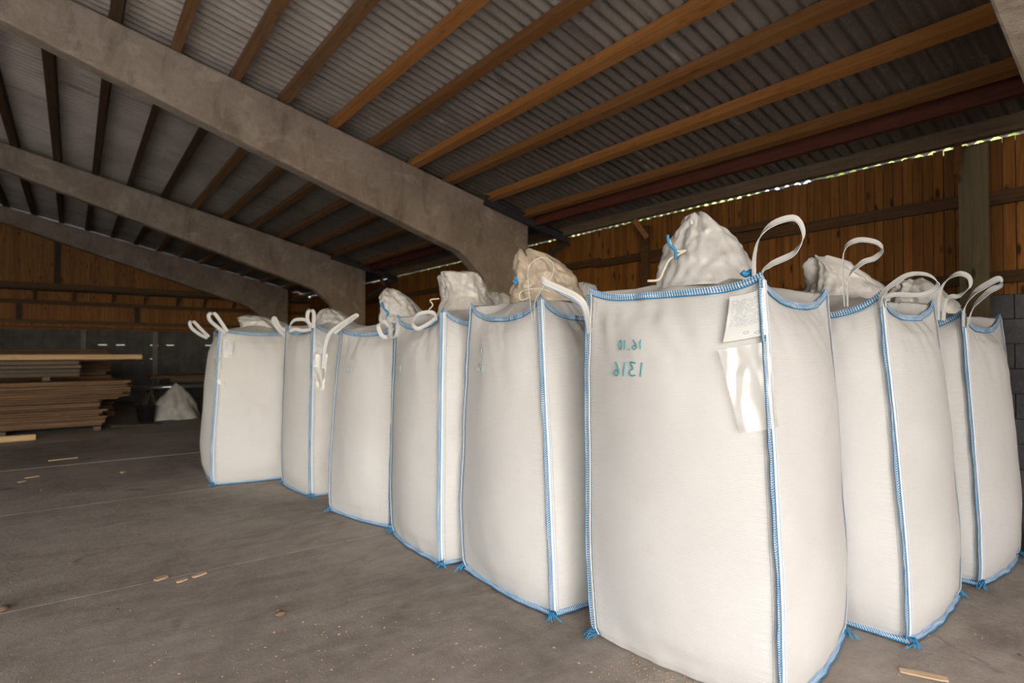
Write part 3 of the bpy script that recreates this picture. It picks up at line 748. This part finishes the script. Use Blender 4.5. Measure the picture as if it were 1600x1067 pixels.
def spout(parent, c, base, prof, seed, mat, lean=(0, 0), squash=(1, 1), rz=0.0, pleat=0.05, lump=0.05):
    """tied filling spout: prof = list of (height, radius); lumpy and leaning"""
    n, rows = 84, 44; H = prof[-1][0]; vs = []; fs = []
    ks = [(h, r, 0.0) for h, r in prof]
    for i in range(rows + 1):
        h = H * i / rows; r = keyed(ks, h)[0]; q = h / H
        for k in range(n):
            a = 2 * math.pi * k / n; d = Vector((math.cos(a), math.sin(a), 0))
            nz = noise.noise(Vector((d.x * 1.6, d.y * 1.6, h * 4.0 + seed * 5.7))) * lump * (0.4 + q)
            nz += abs(noise.noise(Vector((d.x * 4.0 + seed, d.y * 4.0, h * 9.0)))) * lump * 0.7 - abs(noise.noise(Vector((d.x * 7.0 + seed, d.y * 7.0, h * 22.0 + seed)))) * lump * 0.55
            pl = pleat * math.sin(a * 9 + seed * 2.0 + 5 * noise.noise(Vector((a, h * 6, seed)))) * q * r
            rr = max(0.004, r + (nz * 0.6 + pl) * min(1, r / 0.06))
            x, y = d.x * rr * squash[0], d.y * rr * squash[1]
            xr = x * math.cos(rz) - y * math.sin(rz); yr = x * math.sin(rz) + y * math.cos(rz)
            z = base + h + 0.03 * noise.noise(Vector((d.x * 2, d.y * 2, seed * 3.1))) * q
            vs.append((c[0] + xr + lean[0] * q * q, c[1] + yr + lean[1] * q * q, z))
    for i in range(rows):
        for k in range(n): fs.append((i * n + k, i * n + (k + 1) % n, (i + 1) * n + (k + 1) % n, (i + 1) * n + k))
    fs.append(tuple(rows * n + k for k in range(n)))
    b = MB(); b.add(vs, fs); return b.build('filling_spout', mat, parent, True)

DIG = {'0': [[(.5, 1), (.15, .75), (.12, .3), (.45, 0), (.8, .25), (.85, .75), (.5, 1)]], '1': [[(.45, 1), (.5, 0)]],
       '3': [[(.1, .95), (.75, 1), (.35, .58), (.8, .38), (.6, .05), (.1, .08)]], '6': [[(.8, 1), (.35, .65), (.12, .25), (.45, 0), (.85, .2), (.5, .42), (.18, .25)]],
       '.': [[(.45, .08), (.5, -.1)]], '5': [[(.8, 1), (.25, 1), (.2, .6), (.7, .5), (.7, .1), (.15, .02)]], '2': [[(.15, .8), (.5, 1), (.8, .75), (.15, .0), (.85, .02)]],
       '4': [[(.6, 1), (.15, .4), (.85, .4)], [(.65, .7), (.62, 0)]]}
def writing(bag, parent, text, side, f0, z0, size, mat, rad=0.0028):
    """mirrored marker numbers (the cloth was printed inside out) on a side of the bag"""
    wch = size * 0.72; tot = wch * len(text)
    for i, ch in enumerate(text):
        b = MB()
        for st in DIG[ch]:
            pts = []
            for (x, y) in smooth2(st):
                off = tot - (i + x) * wch                      # mirrored: first character ends up at the right
                u = side + f0 + off / 0.92; v = (z0 + y * size) / bag.H
                pts.append(bag.S(u, v) + bag.N(u, v) * 0.0042)
            b.tube(pts, rad, 5)
        b.build('marker_digit', mat, parent)
def smooth2(st):
    return [(p.x, p.y) for p in smooth_path([Vector((x, y, 0)) for x, y in st], 4)]

def patch(bag, parent, name, outline_uv, mat, off, wob=0.006, thick=0.0015, nx=8, nz=9, seed=0, curl=0.0):
    """a sheet hanging on the bag: outline_uv = four corners (distance from the corner seam in metres, height), top left, top right, bottom right, bottom left; + = towards the right side"""
    tl, tr, br, bl = outline_uv; A = []
    def pt(i, j):
        a, b_ = i / nx, j / nz
        top = (lerp(tl[0], tr[0], a), lerp(tl[1], tr[1], a)); bot = (lerp(bl[0], br[0], a), lerp(bl[1], br[1], a))
        d, z = lerp(top[0], bot[0], b_), lerp(top[1], bot[1], b_)
        u = 4.0 + d / 0.92; v = z / bag.H
        nn = bag.N(u, v); cn = Vector((-1, -1, 0)).normalized(); k = math.exp(-(d / 0.07) ** 2)
        nn = (nn * (1 - k) + cn * k).normalized()
        return bag.S(u, v, False) + nn * (off + wob * noise.noise(Vector((a * 3, b_ * 3, seed))) + curl * (1 - a) ** 2)
    vs = []; fs = []; uvs = []
    for j in range(nz + 1):
        for i in range(nx + 1): vs.append(pt(i, j))
    for j in range(nz):
        for i in range(nx):
            q = j * (nx + 1) + i; fs.append((q, q + nx + 1, q + nx + 2, q + 1))
            uvs.append([(i / nx, 1 - j / nz), (i / nx, 1 - (j + 1) / nz), ((i + 1) / nx, 1 - (j + 1) / nz), ((i + 1) / nx, 1 - j / nz)])
    b = MB(); b.add(vs, fs, uvs); o = b.build(name, mat, parent, True)
    return o

GRP = 'filled white bulk bags standing on the warehouse floor'
CW = Vector((math.cos(YAW), -math.sin(YAW), 0)); DV = Vector((math.sin(YAW), math.cos(YAW), 0))
def make_bag(corner, rz, label, seams=(0, 1, 3), tassels=(0, 1, 3), hem_sides=(0, 1, 2, 3), tilt=0.0, **kw):
    """corner = where the bottom end of the front corner seam stands on the floor"""
    lw = Matrix.Rotation(-rz, 3, 'Z') @ (CW * tilt)
    bg_ = Bag(lean=(lw.x, lw.y), **kw); c0 = bg_.S(0, 0, False); c0.z = 0
    loc = Vector((corner[0], corner[1], 0)) - Matrix.Rotation(rz, 3, 'Z') @ c0
    t = empty('bulk_bag', loc, rz); tag(t, label, 'bulk bag', GRP)
    bg_.body(t); bg_.seams(t, seams); bg_.hems(t, hem_sides)
    for k in tassels: bg_.tassel(t, k, int(bg_.seed * 3))
    bpy.context.view_layer.update()
    return t, bg_
def pts(l, d):
    out = []
    for q in l: out.append(at(q[0], q[1], q[2] if len(q) > 2 else d))
    return out

# A: the nearest bag
A, bA = make_bag((2.165, 1.126), R(8), 'nearest white bulk bag, with the big looped straps and blue numbers on its left face', seed=1.0, H=1.64, lift=0.045, sag=(0.05, 0.02, 0.02, 0.0), half=0.455, hem_sides=(0, 1, 2), tilt=-0.05)
spout(A, (-0.075, 0.03), 1.70, [(0, 0.235), (0.03, 0.225), (0.13, 0.205), (0.2, 0.17), (0.27, 0.12), (0.32, 0.075), (0.36, 0.05), (0.375, 0.02)], 1.3, M['spout'], (-0.02, 0.03), (1, 1), 0, 0.05, 0.06)
band(A, pts([(1187, 478), (1180, 445), (1180, 400), (1190, 368), (1212, 347), (1245, 340), (1257, 366), (1241, 394), (1205, 413), (1190, 432), (1194, 478)], 2.30), 0.036, DV * 0.6 + CW * 0.6 + Vector((0, 0, 0.35)), twist=0.5)
band(A, pts([(1321, 478), (1318, 425), (1322, 388), (1342, 374), (1370, 377), (1380, 388), (1368, 402), (1348, 410), (1328, 433), (1325, 478)], 2.86), 0.036, DV * 0.6 + CW * 0.5 + Vector((0, 0, 0.4)), twist=0.4)
band(A, pts([(921, 520, 2.64), (914, 480, 2.66), (900, 463, 2.68), (875, 451, 2.72), (850, 440, 2.76), (846, 436, 2.79), (862, 446, 2.79), (890, 462, 2.75), (908, 474, 2.70)], 2.7), 0.034, Vector((0, 0, 1)), twist=0.0)
writing(bA, A, '16.10', 3, 0.27, 1.405, 0.042, M['ink']); writing(bA, A, '1316', 3, 0.255, 1.285, 0.062, M['ink'], 0.0034)
patch(bA, A, 'printed_sheet', [(-0.135, 1.605), (0.012, 1.61), (0.012, 1.455), (-0.185, 1.43)], M['paper'], 0.016, 0.006, seed=2, curl=0.012)
patch(bA, A, 'clear_pouch', [(-0.205, 1.40), (0.0, 1.43), (0.035, 1.105), (-0.135, 1.075)], M['film'], 0.020, 0.012, seed=5, curl=0.015)
# B
B, bB = make_bag((2.03, 2.266), R(1), 'second bulk bag from the front, with a dusty brown tied spout', seed=2.2, tilt=-0.075, top=0.84, H=1.63, lift=0.06, sag=0.05)
spout(B, (-0.04, 0.04), 1.70, [(0, 0.24), (0.06, 0.22), (0.16, 0.18), (0.24, 0.14), (0.30, 0.09), (0.335, 0.04)], 3.1, M['spout_brown'], (-0.10, 0.10), (1, 1), 0, 0.05, 0.09)
band(B, pts([(832, 500), (827, 462), (825, 425), (832, 408), (850, 401), (864, 411), (864, 428), (850, 446), (836, 470), (836, 500)], 2.98), 0.016, DV, twist=0.2)
writing(bB, B, '133', 3, 0.27, 1.27, 0.05, M['ink_faint']); writing(bB, B, '16', 3, 0.30, 1.385, 0.035, M['ink_faint'])
# C
C, bC = make_bag((1.93, 3.246), R(-3), 'third bulk bag from the front, with a tall squared-off film spout', seed=3.6, stretch=(1, 0.94), H=1.60, lift=0.06, sag=0.04)
spout(C, (0.02, 0.02), 1.67, [(0, 0.23), (0.06, 0.20), (0.13, 0.17), (0.25, 0.16), (0.315, 0.15), (0.325, 0.12), (0.33, 0.03)], 4.4, M['spout_grey'], (-0.05, 0.06), (1.05, 0.7), -YAW, 0.03, 0.06)
band(C, pts([(682, 500), (676, 488), (655, 490), (645, 503), (652, 513), (668, 506), (681, 496)], 3.68), 0.03, DV * 0.5 + Vector((0, 0, 0.8)))
band(C, pts([(740, 520), (735, 500), (741, 478), (752, 451), (755, 453), (746, 480), (740, 505)], 4.25), 0.03, DV * 0.4 + CW)
writing(bC, C, '144', 3, 0.27, 1.24, 0.05, M['ink_faint'])
# D
D, bD = make_bag((2.01, 4.168), R(14), 'fourth bulk bag, with a knotted strap at its front corner and a pale crumpled spout', seed=5.1, stretch=(1, 0.96), tilt=0.03, top=0.95, H=1.55, lift=0.03, sag=0.02)
spout(D, (0.05, 0.0), 1.62, [(0, 0.23), (0.07, 0.21), (0.16, 0.17), (0.25, 0.13), (0.31, 0.07), (0.33, 0.03)], 6.0, M['spout'], (-0.10, 0.08), (1, 0.9), 0.3, 0.06, 0.08)
band(D, pts([(612, 512), (600, 502), (591, 508), (596, 523), (606, 526), (613, 512)], 4.36), 0.035, DV * 0.3 + Vector((0, 0, 0.5)) + CW * 0.4)
band(D, pts([(612, 510), (606, 498), (613, 493), (621, 503), (619, 522), (611, 527), (609, 512)], 4.34), 0.035, DV * 0.5 + CW * 0.3)
band(D, pts([(505, 575), (508, 540), (516, 520), (534, 506), (553, 494), (557, 493), (540, 505), (522, 520)], 4.85), 0.034, Vector((0, 0, 1)) + CW * 0.5)
writing(bD, D, '1133', 3, 0.3, 1.22, 0.05, M['ink_faint']); writing(bD, D, '16', 3, 0.38, 1.33, 0.035, M['ink_faint'])
# E
E_, bE = make_bag((1.836, 5.51), R(4), 'small-looking bulk bag squeezed between the fourth bag and the last one, with a clear pouch', seed=6.3, stretch=(0.95, 0.9), H=1.60, lift=0.06, sag=0.03)
spout(E_, (0.0, 0.0), 1.65, [(0, 0.22), (0.05, 0.20), (0.11, 0.15), (0.17, 0.08), (0.19, 0.03)], 7.4, M['spout'], (-0.06, 0.02), (1, 1), 0, 0.1, 0.08)
band(E_, pts([(488, 512), (478, 500), (462, 499), (454, 506), (453, 516), (462, 514), (472, 516), (486, 514)], 5.42), 0.034, DV * 0.4 + Vector((0, 0, 0.9)))
band(E_, pts([(486, 512), (480, 498), (481, 487), (486, 484), (490, 490), (489, 512)], 5.42), 0.034, CW + DV * 0.3)
patch(bE, E_, 'printed_sheet', [(0.02, 1.53), (0.17, 1.53), (0.16, 1.37), (0.02, 1.39)], M['paper'], 0.016, 0.006, seed=12)
patch(bE, E_, 'clear_pouch', [(0.0, 1.36), (0.18, 1.38), (0.14, 1.0), (0.05, 1.06)], M['film'], 0.020, 0.012, seed=15)
# F
F_, bF = make_bag((1.19, 6.60), R(-6), 'farthest bulk bag, alone at the left end of the row, with its spout flopped over', seed=8.0, tilt=0.05, stretch=(1.1, 1.05), H=1.59, lift=0.04, sag=0.02, half=0.45)
spout(F_, (0.12, -0.02), 1.62, [(0, 0.25), (0.05, 0.25), (0.11, 0.22), (0.16, 0.15), (0.185, 0.05)], 9.1, M['spout'], (-0.16, 0.05), (1.1, 0.9), 0, 0.1, 0.10)
band(F_, pts([(355, 518), (343, 500), (334, 489), (326, 491), (328, 500), (340, 511), (352, 520)], 5.9), 0.036, DV * 0.3 + CW)
band(F_, pts([(326, 526), (312, 512), (302, 502), (296, 504), (300, 513), (312, 522), (324, 528)], 6.5), 0.036, DV * 0.3 + CW)
band(F_, pts([(452, 530), (440, 520), (430, 508), (426, 499), (430, 497), (438, 512), (455, 520)], 6.1), 0.036, CW * 0.6 + Vector((0, 0, 0.6)))
patch(bF, F_, 'printed_sheet', [(0.03, 1.52), (0.14, 1.50), (0.14, 1.33), (0.06, 1.33)], M['paper'], 0.016, 0.006, seed=22)
patch(bF, F_, 'clear_pouch', [(-0.14, 1.31), (0.03, 1.33), (0.09, 1.03), (-0.03, 1.08)], M['film'], 0.020, 0.012, seed=25)
# G, H to the right of the nearest bag
G, bG = make_bag((3.18, 1.025), R(1), 'bulk bag just right of the nearest one, thin oval strap over its corner', seed=9.4, tilt=-0.10, H=1.61, lift=0.06, sag=0.045)
spout(G, (0.0, 0.0), 1.68, [(0, 0.23), (0.06, 0.20), (0.14, 0.15), (0.22, 0.09), (0.265, 0.035)], 10.3, M['spout_grey'], (-0.15, 0.10), (1, 0.8), -YAW, 0.05, 0.09)
band(G, pts([(1376, 480), (1378, 461), (1396, 443), (1422, 428), (1450, 428), (1466, 440), (1459, 454), (1435, 460), (1402, 459), (1384, 466), (1384, 480)], 2.72), 0.03, DV * 0.8 + CW * 0.2 + Vector((0, 0, 0.45)), twist=0.3)
band(G, pts([(1468, 500), (1467, 470), (1472, 450), (1484, 435), (1502, 427), (1516, 433), (1516, 447), (1500, 460), (1480, 468), (1474, 500)], 3.3), 0.042, DV * 0.4 + CW * 0.8 + Vector((0, 0, 0.5)))
H_, bH = make_bag((4.29, 1.008), R(-1), 'rightmost bulk bag, standing next to the block wall', seed=11.0, tilt=-0.07, H=1.57, lift=0.06, sag=0.05)
spout(H_, (0.0, 0.0), 1.64, [(0, 0.22), (0.06, 0.20), (0.14, 0.16), (0.22, 0.10), (0.255, 0.04)], 12.2, M['spout_grey'], (-0.06, 0.02), (1.2, 0.8), -YAW, 0.12, 0.10)
band(H_, pts([(1506, 510), (1508, 482), (1524, 457), (1550, 440), (1564, 435), (1564, 444), (1544, 457), (1522, 480), (1512, 510)], 3.38), 0.044, DV * 0.4 + CW * 0.6 + Vector((0, 0, 0.6)))
# two more in the row behind: only their spouts show
I_, bI = make_bag((3.15, 4.30), R(3), 'bulk bag in the back row, its grey film spout just showing beside the concrete column', (0,), (), seed=13.5, H=1.60)
spout(I_, (0, 0), 1.66, [(0, 0.22), (0.08, 0.19), (0.18, 0.15), (0.28, 0.12), (0.34, 0.05)], 14.0, M['spout_grey'], (-0.05, 0.03), (1, 0.9), 0, 0.08, 0.09)
J_, bJ = make_bag((3.15, 3.15), R(-2), 'bulk bag in the back row, its spout tip peeping over the brown-spouted bag', (0,), (), seed=15.5, H=1.60)
spout(J_, (0, 0), 1.66, [(0, 0.22), (0.08, 0.17), (0.18, 0.12), (0.28, 0.10), (0.33, 0.08), (0.34, 0.02)], 16.0, M['spout'], (0.0, 0.03), (1, 0.7), -YAW, 0.04, 0.07)
# cords tied round the spouts
def cord(parent, l, d, r, mat, name='tie_cord'):
    inv = parent.matrix_basis.inverted()
    MB().tube([inv @ p for p in smooth_path(pts(l, d), 5)], r, 6).build(name, mat, parent, True)
cord(A, [(1046, 372), (1052, 388), (1062, 392), (1072, 390), (1058, 398), (1046, 405), (1038, 420), (1030, 436), (1012, 438)], 2.60, 0.006, M['string'])
cord(A, [(1044, 366), (1046, 380), (1056, 390), (1056, 404)], 2.585, 0.007, M['blue'])
cord(A, [(1160, 424), (1166, 428), (1174, 424), (1178, 430), (1184, 436)], 2.32, 0.012, M['blue'], 'thread_tassel')
cord(B, [(804, 432), (808, 438), (806, 442), (802, 438)], 3.2, 0.008, M['blue'])
cord(B, [(830, 462), (815, 468), (812, 458), (822, 452), (845, 450), (860, 456)], 3.05, 0.004, M['string'])
cord(C, [(686, 466), (672, 468), (676, 476), (670, 484), (674, 492)], 3.8, 0.005, M['string'])
cord(D, [(596, 472), (600, 482), (606, 488), (604, 500)], 4.5, 0.009, M['blue'])

# ------------------------------------------------------------------ timber stacks and the corner at the end wall
def stack(name, label, x0, ends, y0, ny, wid, z0, th, mats, jag, gap=0.004, grp=None, bearers=()):
    t = empty('lumber_stack', (x0, y0, 0)); tag(t, label, 'timber stack')
    z = z0
    for zb, xb in bearers:
        box_obj('bearer', (xb - x0, ny * wid / 2, zb), (0.10, ny * wid + 0.1, 0.07), M['grey_board'], t, None, 0.004)
    for e in ends:
        for k in range(ny):
            x1 = e + rnd.uniform(-jag, jag); xs_ = x0 + rnd.uniform(-0.05, 0.05)
            hh = th + rnd.uniform(-0.006, 0.004)
            box_obj('board', ((x1 + xs_) / 2 - x0, (k + 0.5) * wid + rnd.uniform(-0.018, 0.018), z + th / 2), (x1 - xs_, wid - 0.012, hh), rnd.choice(mats), t, (rnd.uniform(-0.02, 0.02), 0, rnd.uniform(-0.004, 0.004)), 0.004)
        z += th + gap
    return z
e1 = [0.42] * 11 + [0.60, 0.74, 0.78, 0.82, 0.85, 0.86, 0.82, 0.80]
stack('s', 'tall stack of rough brown boards with ragged ends on the floor at left', -2.8, e1, 12.35, 3, 0.2, 0.10, 0.034, [M['rough']], 0.08, 0.007, None, [(0.05, -2.4), (0.05, -0.9), (0.05, 0.35)])
stack('s', 'short stack of straight greyish boards lying on top of the tall rough stack', -2.8, [0.10, 0.10, 0.11, 0.09], 12.40, 3, 0.2, 0.965, 0.058, [M['grey_board']], 0.015, 0.012, None, [(0.93, -0.35), (0.93, -2.2)])
o = box_obj('long_plank', (-0.85, 12.38, 1.298), (3.7, 0.14, 0.085), M['pine'], None, (0, 0, 0.003), 0.004); tag(o, 'long pale fresh plank lying across the top of the grey boards', 'plank')
o = box_obj('long_plank', (-1.4, 12.62, 1.29), (3.0, 0.16, 0.07), M['pine'], None, (0, 0, 0.0), 0.004); tag(o, 'shorter pale plank lying behind the long fresh one on the stack', 'plank')
stack('s', 'dark board stack standing further back, rising behind the pale plank', -2.6, [0.62] * 8 + [0.66] * 4 + [0.55] * 9, 13.75, 3, 0.2, 0.10, 0.055, [M['rough']], 0.06, 0.009, None, [(0.05, -2.0), (0.05, 0.3)])
o = box_obj('beam_offcut', (-1.1, 11.75, 0.045), (1.3, 0.12, 0.09), M['pine'], None, (0, 0, 0.04), 0.004); tag(o, 'pale timber beam lying on the floor in front of the stack', 'beam')
o = box_obj('dark_plank', (0.95, 12.55, 0.035), (0.85, 0.16, 0.05), M['post_dark'], None, (0, 0.06, 0.25), 0.004); tag(o, 'dark plank lying on the floor between the stack and the film heap', 'plank')

# crumpled empty bag heaped on the floor
def heap(loc, sx, sy, h, seed, label):
    n, rows = 56, 22; vs = []; fs = []
    for i in range(rows + 1):
        q = i / rows
        for k in range(n):
            a = 2 * math.pi * k / n; d = Vector((math.cos(a), math.sin(a), 0))
            rr = (1 - q) ** 0.85 * (1 + 0.22 * noise.noise(d * 1.4 + Vector((0, 0, q * 2 + seed))) + 0.10 * math.sin(a * 7 + q * 5 + 4 * noise.noise(d + Vector((0, 0, seed)))) * (1 - q))
            z = h * (q ** 0.9) + 0.10 * abs(noise.noise(d * 3 + Vector((seed, 0, q * 4)))) * math.sin(math.pi * min(1, q + 0.05))
            vs.append((d.x * rr * sx + 0.02 * q, d.y * rr * sy, max(0.003, z)))
    for i in range(rows):
        for k in range(n): fs.append((i * n + k, i * n + (k + 1) % n, (i + 1) * n + (k + 1) % n, (i + 1) * n + k))
    fs.append(tuple(range(n - 1, -1, -1)))
    b = MB(); b.add(vs, fs); o = b.build('empty_bag', M['heap'], None, True); o.location = loc; tag(o, label, 'empty bag'); return o
heap((1.70, 13.75, 0), 0.50, 0.40, 0.74, 3.0, 'crumpled grey-white empty bag heaped on the floor beyond the timber')
o = heap((2.42, 13.4, 0), 0.26, 0.22, 0.34, 5.0, 'small crumpled film bundle beside the big empty bag')
t = empty('bucket', (1.16, 13.35, 0)); tag(t, 'small black bucket in the shade beside the empty bag', 'bucket')
b = MB(); n = 20
prof = [(0.13, 0.0), (0.17, 0.30), (0.18, 0.30), (0.18, 0.315), (0.16, 0.315), (0.125, 0.02)]
vs = [(r * math.cos(2 * math.pi * k / n), r * math.sin(2 * math.pi * k / n), z) for r, z in prof for k in range(n)]
fs = [(i * n + k, i * n + (k + 1) % n, (i + 1) * n + (k + 1) % n, (i + 1) * n + k) for i in range(len(prof) - 1) for k in range(n)] + [tuple(range(n - 1, -1, -1)), tuple(5 * n + k for k in range(n))]
b.add(vs, fs); b.build('pail', M['black'], t, True)
MB().tube([(0.17 * math.cos(a), 0.06, 0.30 + 0.12 * math.sin(a)) for a in [math.pi * i / 12 for i in range(13)]], 0.004, 5).build('handle', M['steel'], t, True)
# plank table by the end wall
t = empty('plank_table', (2.6, 15.6, 0)); tag(t, 'brown plank table by the end wall behind the crumpled empty bag', 'table')
box_obj('table_top', (0, 0, 0.80), (2.4, 0.6, 0.07), M['rough'], t, None, 0.004)
box_obj('rail', (0.15, -0.26, 0.715), (1.9, 0.04, 0.09), M['grey_board'], t, None, 0.003)
for sx in (-1, 1):
    for sy in (-1, 1): box_obj('leg', (sx * 1.05, sy * 0.22, 0.383), (0.07, 0.07, 0.766), M['post_dark'], t, None, 0.003)
M['zinc'] = plain('galvanised_pipe', (0.62, 0.65, 0.68), 0.28, 0.5, 0.9)
for k, (x0, x1, y_, z_, lab) in enumerate([(1.05, 3.3, 14.95, 0.60, 'upper galvanised pipe lying on two trestles behind the empty bag'), (0.85, 3.1, 14.72, 0.60, 'front galvanised pipe on the trestles, nearer than the other pipe')]):
    o = MB().tube([(x0, y_, z_), ((x0 + x1) / 2, y_, z_), (x1, y_, z_)], 0.045, 14).build('steel_pipe', M['zinc'], None, True); tag(o, lab, 'pipe')
for k, (xx, lab) in enumerate([(1.35, 'low timber trestle under the left ends of the pipes'), (2.9, 'low timber trestle under the right ends of the pipes')]):
    t = empty('trestle', (xx, 14.83, 0)); tag(t, lab, 'trestle')
    box_obj('cross_bar', (0, 0, 0.52), (0.07, 0.6, 0.07), M['post_dark'], t)
    for sy in (-1, 1):
        for sx in (-1, 1): recenter(MB().bar((sx * 0.02, sy * 0.24, 0.49), (sx * 0.16, sy * 0.26, 0.0), 0.045, 0.04, Vector((0, 1, 0))).build('leg', M['post_dark'], t))

# ------------------------------------------------------------------ litter on the floor
def floor_at(x, y): return at(x, y, CAM_H * FOC / (y - HORIZON))
chips = [(101, 717, 0.30, 0.03, 0.1, 'longest pale wood splinter on the floor in front of the timber stack'), (37, 752, 0.07, 0.05, 0.5, 'stubby pale wood chip near the left edge of the floor'),
         (53, 745, 0.13, 0.03, 0.2, 'thin pale wood chip just beyond the stubby one at left'), (195, 737, 0.06, 0.05, 1.0, 'small square wood chip alone on the far floor'),
         (256, 902, 0.075, 0.04, 0.4, 'pale wood chip lying on the floor joint'), (288, 906, 0.06, 0.022, 0.2, 'narrow wood chip just right of the chip on the joint'),
         (315, 897, 0.08, 0.03, 0.3, 'wood chip at the dark spot along the floor joint'), (1437, 1052, 0.17, 0.035, -1.15, 'pale splinter on the floor between the nearest bag and its right neighbour')]
for x, y, L, wd, rz, lab in chips:
    p = floor_at(x, y); b = MB(); n = 7; A_ = []; B_ = []
    for i in range(n):
        q = i / (n - 1); wv = wd / 2 * (0.45 + 0.55 * math.sin(math.pi * (0.12 + 0.76 * q))); zz = 0.006 + 0.003 * q
        A_.append((L * (q - 0.5), -wv + rnd.uniform(-.002, .002), zz)); B_.append((L * (q - 0.5) + rnd.uniform(-.004, .004), wv, zz + 0.003))
    b.strip(A_, B_, 0.008); o = b.build('wood_chip', M['chip']); o.location = (p.x, p.y, 0); o.rotation_euler = (0, 0, rz); tag(o, lab, 'wood chip', 'wood chips on the floor')
def clod(x, y, r, lab, seed):
    p = floor_at(x, y); b = MB(); n, m = 10, 6; vs = []; fs = []
    for i in range(m + 1):
        a = math.pi * i / m
        for k in range(n):
            q = 2 * math.pi * k / n; d = Vector((math.sin(a) * math.cos(q), math.sin(a) * math.sin(q), math.cos(a)))
            rr = r * (1 + 0.5 * noise.noise(d * 2 + Vector((seed, 0, 0)))); vs.append(Vector((d.x * rr * 1.3, d.y * rr, max(-r * 0.5, d.z * rr * 0.7))))
    for i in range(m):
        for k in range(n): fs.append((i * n + k, (i + 1) * n + k, (i + 1) * n + (k + 1) % n, i * n + (k + 1) % n))
    b.add(vs, fs); o = b.build('dirt_clod', M['clod'], None, True); o.location = (p.x, p.y, r * 0.45); tag(o, lab, 'dirt clod')
clod(441, 958, 0.022, 'brown dirt clod alone in the middle of the open floor', 1.0)
clod(8, 951, 0.025, 'dark dirt clod at the left edge of the floor on the joint', 2.0)
cr = MB(); rg = random.Random(5)
def crumb(p, r):
    h = [Vector((rg.uniform(-1, 1), rg.uniform(-1, 1), rg.uniform(-0.2, 1))) for _ in range(1)]
    a = rg.uniform(0, 6.28); e = rg.uniform(1, 2.2)
    vs = [Vector((math.cos(a) * r * e, math.sin(a) * r * e, 0)), Vector((math.cos(a + 1.7) * r, math.sin(a + 1.7) * r, 0)), Vector((math.cos(a + 3.3) * r * e, math.sin(a + 3.3) * r * e, 0)), Vector((math.cos(a + 4.9) * r, math.sin(a + 4.9) * r, 0)), Vector((0, 0, r * 1.1))]
    cr.add([p + v for v in vs], [(0, 1, 4), (1, 2, 4), (2, 3, 4), (3, 0, 4), (3, 2, 1, 0)])
for i in range(700):
    if i < 150: x, y = rg.gauss(640, 130), rg.gauss(1000, 45)
    elif i < 330: x, y = rg.gauss(1010, 60), rg.gauss(1045, 16)
    elif i < 400: x, y = rg.gauss(1480, 60), rg.gauss(1000, 40)
    else: x, y = rg.uniform(-20, 760), 700 + 370 * rg.random() ** 0.8
    if y < 690 or y > 1120: continue
    p = floor_at(x, y); p.z = 0.0
    crumb(p, rg.choice([0.0022, 0.0028, 0.0035, 0.005]) * rg.uniform(0.8, 1.25))
tag(cr.build('debris', M['pellet']), 'fine pale crumbs and pellets scattered over the concrete floor', 'debris', None, 'stuff')
